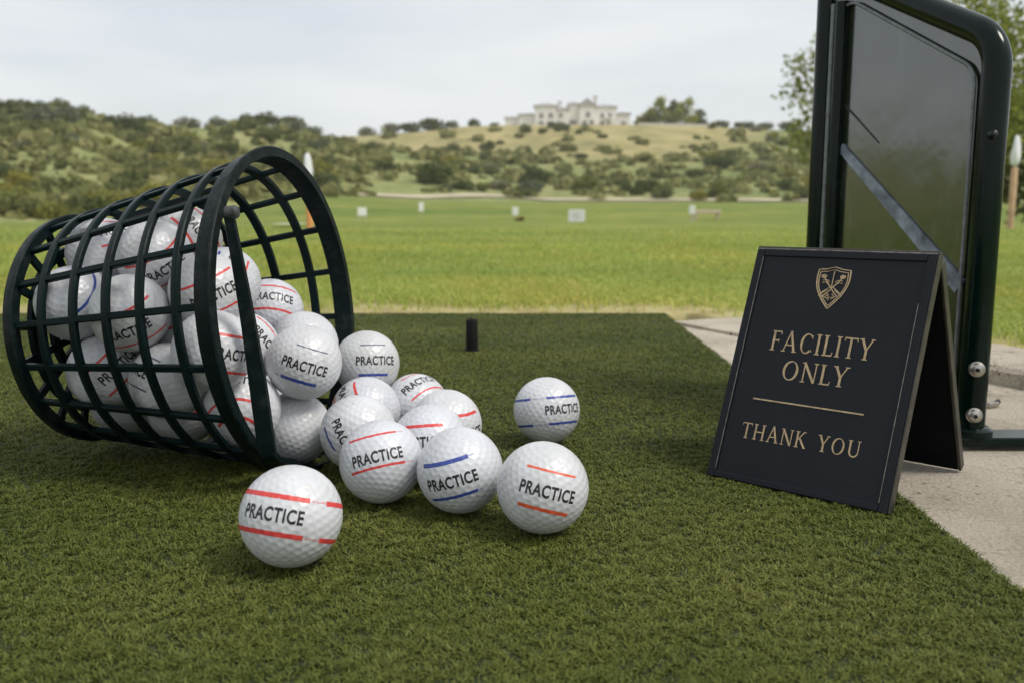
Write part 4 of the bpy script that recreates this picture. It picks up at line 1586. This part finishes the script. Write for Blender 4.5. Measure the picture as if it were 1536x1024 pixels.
# skyline bushes and small trees
SKY = [(8, 134, 5, 'dark'), (42, 134, 4.5, 'dark'), (70, 135, 3.6, 'olive'), (98, 134, 4.4, 'olive'), (135, 134, 4, 'olive'), (230, 134, 5, 'dark'),
       (285, 136, 4.6, 'grey'), (330, 136, 4.8, 'grey'), (375, 135, 4, 'dark'), (405, 135, 6, 'dark'), (440, 135, 5, 'dark'), (470, 136, 4, 'olive'),
       (500, 136, 3.6, 'dark'), (520, 137, 4, 'grey')]
for px, r, s, k in SKY:
    shrub(px, r, s, k, '%s bush on the left hill skyline above the basket' % KINDLAB[k], '%s bushes on the left skyline' % KINDLAB[k], .9)
for px, s, k, tl, lab in ((552, 6.5, 'grey', .9, 'pale grey green bush on the skyline at the dip between the hills'), (588, 6.0, 'grey', 1.0, 'second pale bush right of the dip between the hills'), (622, 7.5, 'dark', .8, 'dark bush on the far skyline left of the tan slope'), (650, 9.0, 'dark', .7, 'wide dark bush on the far skyline left of the two small grey bushes'),
                          (682, 4.8, 'grey', .9, 'left one of two small grey bushes on the skyline left of the house'), (711, 4.6, 'dark', 1.0, 'right one of two small grey bushes on the skyline left of the house'), (741, 2.8, 'olive', .8, 'tiny olive bush on the skyline left of the house'), (1075, 5.0, 'dark', .9, 'round dark bush on the skyline right of the big trees'),
                          (1112, 5.2, 'dark', .9, 'dark bush on the skyline midway between the trees and divider'), (1145, 5.4, 'dark', .9, 'dark bush on the skyline nearest the divider'), (1180, 6.0, 'dark', .8, 'broad dark bush against the divider edge on the skyline')):
    shrub(px, 206, s, k, lab, 'bushes on the far skyline', tl)
# scattered shrubs
cnt = 0
tries = 0
while cnt < 240 and tries < 8000:
    tries += 1
    px = shr_g.uniform(-260, 1330)
    ph = math.atan2(*ray(px, 316)[:2])
    if px < 520:
        lo_ = float(np.interp(px, LB_X, LB_R)) + 1
        r = lo_ + (132 - lo_) * shr_g.uniform(0, 1) ** .8
        s = shr_g.uniform(1.5, 3.9) * (.55 + r / 150)
        k = shr_g.choices(['olive', 'dark', 'yellow', 'grey'], [.48, .17, .2, .15] if r > 75 else [.34, .14, .46, .06])[0]
    else:
        f = shr_g.uniform(0, 1)
        r = 95 + 108 * f ** 1.25
        if px > 540 and px < 1090 and r > 150 and shr_g.random() < .45: continue
        if px < 640 and shr_g.random() < .35: continue
        s = shr_g.uniform(1.4, 3.7) * (.7 + r / 300)
        k = shr_g.choices(['olive', 'dark', 'yellow', 'grey'], [.34, .4, .14, .12])[0]
    x, y = r * math.sin(ph), r * math.cos(ph)
    if any((x - a) ** 2 + (y - b) ** 2 < (.38 * (s + c)) ** 2 for a, b, c in placed): continue
    placed.append((x, y, s))
    shrub(px, r, s, k)
    cnt += 1

# low scrub that reads as one mass
g = np.random.RandomState(21)
Vs, Qs = [], []
b0 = 0
NS = 1500
px = g.uniform(-700, 1500, NS)
ph = np.arctan((px - 768) / FPX * math.cos(0))
lo_ = np.where(px < 560, np.interp(px, LB_X, LB_R), 94)
hi_ = np.where(px < 560, 134, 204)
r = lo_ + (hi_ - lo_) * g.uniform(0, 1, NS) ** .9
z, hm, tm, _ = height(ph, r)
keep = (g.uniform(0, 1, NS) > tm * .85)
C0 = np.stack([r * np.sin(ph), r * np.cos(ph), z], -1)[keep]
sz = (g.uniform(.5, 1.5, len(C0)) * (.5 + r[keep] / 170))
k = 26
n = len(C0) * k
d = g.normal(size=(n, 3)); d /= np.linalg.norm(d, axis=1)[:, None]; d[:, 2] = np.abs(d[:, 2]) * .7
c = np.repeat(C0, k, 0) + d * np.repeat(sz, k)[:, None] * g.uniform(.4, 1, (n, 1))
s = np.repeat(sz, k) * .34
a = g.normal(size=(n, 3)); a /= np.linalg.norm(a, axis=1)[:, None]
b = np.cross(a, d); b /= np.linalg.norm(b, axis=1)[:, None] + 1e-6
V = np.stack([c - a * s[:, None], c + b * s[:, None], c + a * s[:, None], c - b * s[:, None]], 1).reshape(-1, 3)
me = mesh_np('scrub', V, np.arange(n * 4).reshape(-1, 4), mat=M_SCRUB)
tag(link(bpy.data.objects.new('scrub', me)), kind='stuff')


def tree(name, p, lobes, nleaf, lsize, mat, trunk, label, cat, group=None, seed=1):
    e = empty(name, p)
    tag(e, label, cat, group)
    V, Q = leaf_cloud(lobes, nleaf, lsize, seed, .9, .25)
    me = mesh_np('crown', V, Q, mat=mat)
    link(bpy.data.objects.new('crown', me), e)
    bm = bmesh.new()
    h0, r0 = trunk
    add_tube(bm, [(0, 0, -.3), (.02 * h0, 0, h0 * .5), (0, .03 * h0, h0)], [r0, r0 * .75, r0 * .45], 10)
    for i, l in enumerate(lobes):
        a = Vector((0, 0, h0 * (.55 + .35 * (i % 3) / 2)))
        b = Vector(l[:3])
        m_ = a.lerp(b, .5) + Vector((0, 0, .08 * l[3]))
        add_tube(bm, [a, m_, b], [r0 * .4, r0 * .25, r0 * .08], 6)
    obj_bm('trunk', bm, M_BARK, e, True)
    return e


def lobes_for(h, w_, n, seed):
    g = random.Random(seed)
    out = []
    for k in range(n):
        f = k / max(1, n - 1)
        a = g.uniform(0, 6.28)
        zz = h * (.38 + .54 * f)
        rr_ = w_ * .5 * (1 - .55 * f) * g.uniform(.35, .85)
        out.append((rr_ * math.cos(a), rr_ * math.sin(a), zz, w_ * g.uniform(.17, .28) * (1 - .25 * f)))
    return out


for i, (px, r, hpx, wpx, lab, mt) in enumerate(((968, 216, 24, 34, 'small yellowish tree touching the right end of the white house', M_LYEL), (985, 215, 46, 36, 'tall bright tree on the skyline just right of the house', M_LSKY),
                                               (1003, 219, 42, 30, 'slim tree between the two tall skyline trees', M_LDARK), (1026, 215, 43, 40, 'broad bright tree on the skyline, rightmost of the tall ones', M_LSKY),
                                               (1047, 217, 30, 26, 'dark lower tree at the right edge of the skyline tree group', M_LDARK))):
    p = place(px, 0, r)
    m = p.y / FPX
    h, wd_ = hpx * m * 1.02, wpx * m * 1.1
    lb = lobes_for(h, wd_, 11, 40 + i) + [(0, 0, h * .3, wd_ * .3), (wd_ * .2, 0, h * .35, wd_ * .25), (-wd_ * .2, 0, h * .4, wd_ * .25)]
    tree('skyline_tree', p, lb, 1900, .42, mt, (h * .6, .28), lab, 'tree', 'trees beside the house on the hill', 60 + i)

p = place(1385, 0, 27)
lb = lobes_for(6.2, 7.0, 22, 77)
lb += [(-2.9, 0, 4.4, .8), (-3.3, .4, 3.6, .8), (-3.0, -.5, 2.9, .9), (-3.6, 0, 4.2, .5), (-2.7, .3, 5.0, .5), (-3.3, 0, 2.3, .8), (2.9, 0, 4.2, 1.0), (2.5, .3, 5.0, .9), (3.2, 0, 3.2, 1.0)]
tree('broadleaf_tree', p, lb, 16000, .13, M_LTREE, (4.2, .16), 'airy green tree showing on both sides of the dark divider', 'tree', None, 91)
p = place(1590, 0, 30)
lb = lobes_for(5.6, 5.6, 14, 78) + [(-1.6, 0, 1.2, 1.3), (-2.0, .3, 2.4, 1.1), (0, 0, 1.2, 1.6), (1.6, 0, 1.3, 1.4)]
tree('leafy_tree', p, lb, 6000, .22, M_LDARK, (3.2, .16), 'dense darker tree at the right edge behind the wooden marker post', 'tree', None, 92)

# little brown clump out on the range
p = place(777, 0, 12.5)
V, Q = leaf_cloud([(0, 0, .03, .05), (.05, .02, .05, .04)], 160, .03, 5)
o = link(bpy.data.objects.new('dry_tuft', mesh_np('dry_tuft', V, Q, mat=M_TAN)))
o.location = (p.x, p.y, p.z)
tag(o, 'small brown tuft standing on the grass below the small white board', 'tuft')

# ------------------------------------------------------------------ house on the hill
RH = 217
hp = place(852, 0, RH) + Vector((0, 0, .35))
MPX = hp.y / FPX
hs = empty('hill_house', hp, (0, 0, -math.atan2(hp.x, hp.y)))
tag(hs, 'large white house with grey hipped roofs on the hill crest', 'house')


def hx(px): return (px - 852) * MPX


def block(x0, x1, h, dep, y0=0., roof=1.6, over=.35, gable=False):
    xa, xb = hx(x0), hx(x1)
    bm = bmesh.new()
    add_box(bm, xa, xb, y0, y0 + dep, -2.5, h)
    wl_ = obj_bm('wall', bm, M_HWALL, hs)
    if roof:
        bm = bmesh.new()
        a, b, c, d = (xa - over, y0 - over), (xb + over, y0 - over), (xb + over, y0 + dep + over), (xa - over, y0 + dep + over)
        zz = h + .003
        lw = [bm.verts.new((q[0], q[1], zz)) for q in (a, b, c, d)]
        lw2 = [bm.verts.new((q[0], q[1], zz + .18)) for q in (a, b, c, d)]
        mx_, my_ = (xa + xb) / 2, y0 + dep / 2
        if gable:
            t0, t1 = bm.verts.new((mx_, y0 - over, zz + roof)), bm.verts.new((mx_, y0 + dep + over, zz + roof))
            bm.faces.new((lw2[0], lw2[1], t0)); bm.faces.new((lw2[1], lw2[2], t1, t0)); bm.faces.new((lw2[2], lw2[3], t1)); bm.faces.new((lw2[3], lw2[0], t0, t1))
        else:
            inset = min((xb - xa) * .38, dep * .5)
            t0, t1 = bm.verts.new((xa + inset, my_, zz + roof)), bm.verts.new((xb - inset, my_, zz + roof))
            bm.faces.new((lw2[0], lw2[1], t1, t0)); bm.faces.new((lw2[1], lw2[2], t1)); bm.faces.new((lw2[2], lw2[3], t0, t1)); bm.faces.new((lw2[3], lw2[0], t0))
        for i in range(4): bm.faces.new((lw[i], lw[(i + 1) % 4], lw2[(i + 1) % 4], lw2[i]))
        bm.faces.new(lw[::-1])
        obj_bm('roof', bm, M_HROOF, hs)


def win(px, z0, z1, wpx, y0=0., arch=False):
    xc = hx(px); hw = wpx * MPX / 2
    bm = bmesh.new()
    add_box(bm, xc - hw - .12, xc + hw + .12, y0 - .10, y0 - .003, z0 - .12, z1 + .12)
    f = obj_bm('window', bm, M_HTRIM, hs)
    bm = bmesh.new()
    add_box(bm, xc - hw, xc - .06, y0 - .14, y0 - .103, z0, z1); add_box(bm, xc + .06, xc + hw, y0 - .14, y0 - .103, z0, z1)
    obj_bm('pane', bm, M_HWIN, f)


block(758, 778, 2.6, 5, 2.5, .5)
block(778.5, 801, 3.2, 6, 1.5, .7)
block(802, 833, 5.0, 9, .0, 1.3)
block(833.5, 851, 4.3, 8, .9, 1.0)
block(851.5, 867.5, 5.5, 8, 1.4, 1.1)
block(868, 889, 5.0, 6, -.8, 1.7, gable=True)
block(889.5, 921, 4.7, 9, .3, 1.2)
block(921.5, 941, 3.2, 7, .8, .8)
for px, z0, z1, wp, y0 in ((772, .1, 1.1, 5, 1.5), (786, .1, 1.1, 5, 1.5), (812, .1, 1.5, 7, 0), (824, .1, 1.5, 7, 0), (838, .1, 1.5, 6, 0), (812, 2.3, 3.4, 5, 0), (826, 2.3, 3.4, 6, 0), (840, 2.3, 3.4, 5, 0),
                           (858, .1, 1.8, 9, 1.2), (875, .1, 1.6, 6, -.8), (885, .1, 1.6, 6, -.8), (880, 2.4, 3.5, 6, -.8), (901, .1, 1.5, 6, .3), (912, .1, 1.5, 6, .3), (901, 2.3, 3.3, 5, .3), (912, 2.3, 3.3, 5, .3), (932, .2, 1.4, 6, .8)):
    win(px, z0, z1, wp, y0)
for px, y0, z1 in ((891, 4, 7.6), (838, 5, 6.5)):
    bm = bmesh.new()
    add_box(bm, hx(px) - .45, hx(px) + .45, y0, y0 + 1.0, 3.5, z1); add_box(bm, hx(px) - .6, hx(px) + .6, y0 - .1, y0 + 1.1, z1 + .002, z1 + .2)
    obj_bm('chimney', bm, M_HTRIM, hs)
bm = bmesh.new()
for px in (905, 913):
    add_box(bm, hx(px) - .15, hx(px) + .15, -.9, -.6, -1, 2.0)
add_box(bm, hx(903), hx(915), -1.1, .296, 2.003, 2.25)
obj_bm('porch', bm, M_HWALL, hs)
# garden wall right of the house, in front of the trees
p0, p1 = place(955, 0, 209), place(1062, 0, 209)
bm = bmesh.new()
L_ = (p1 - p0).length
n = 16
fr = []
for i in range(n + 1):
    q = p0.lerp(p1, i / n); zz = gz(q.x, q.y)
    fr.append([(q.x, q.y - .15, zz - .5), (q.x, q.y + .15, zz - .5), (q.x, q.y + .15, zz + .75), (q.x, q.y - .15, zz + .75)])
add_sweep(bm, fr)
tag(obj_bm('garden_wall', bm, M_HTRIM), 'low pale garden wall in front of the trees on the crest', 'wall')
p = place(765, 0, 210)
bm = bmesh.new()
add_lathe(bm, [(.10, -.3), (.08, 2.4), (.05, 2.6)], 8)
add_box(bm, -.3, .3, -.05, .05, 2.0, 2.12)
o = obj_bm('utility_post', bm, M_HTRIM); o.location = p
tag(o, 'thin pole standing at the left end of the white house', 'pole')

# ------------------------------------------------------------------ air
t = NT('haze')
t.n.remove(t.b)
pv = t.n.new('ShaderNodeVolumePrincipled')
pv.inputs['Color'].default_value = (.90, .91, .92, 1)
pv.inputs['Density'].default_value = .00045
pv.inputs['Anisotropy'].default_value = .2
t.l.new(pv.outputs[0], t.n['Material Output'].inputs['Volume'])
bm = bmesh.new()
add_box(bm, -640, 640, -640, 640, -8, 34)
tag(obj_bm('haze', bm, t.m), kind='stuff')
scn.cycles.volume_bounces = 1
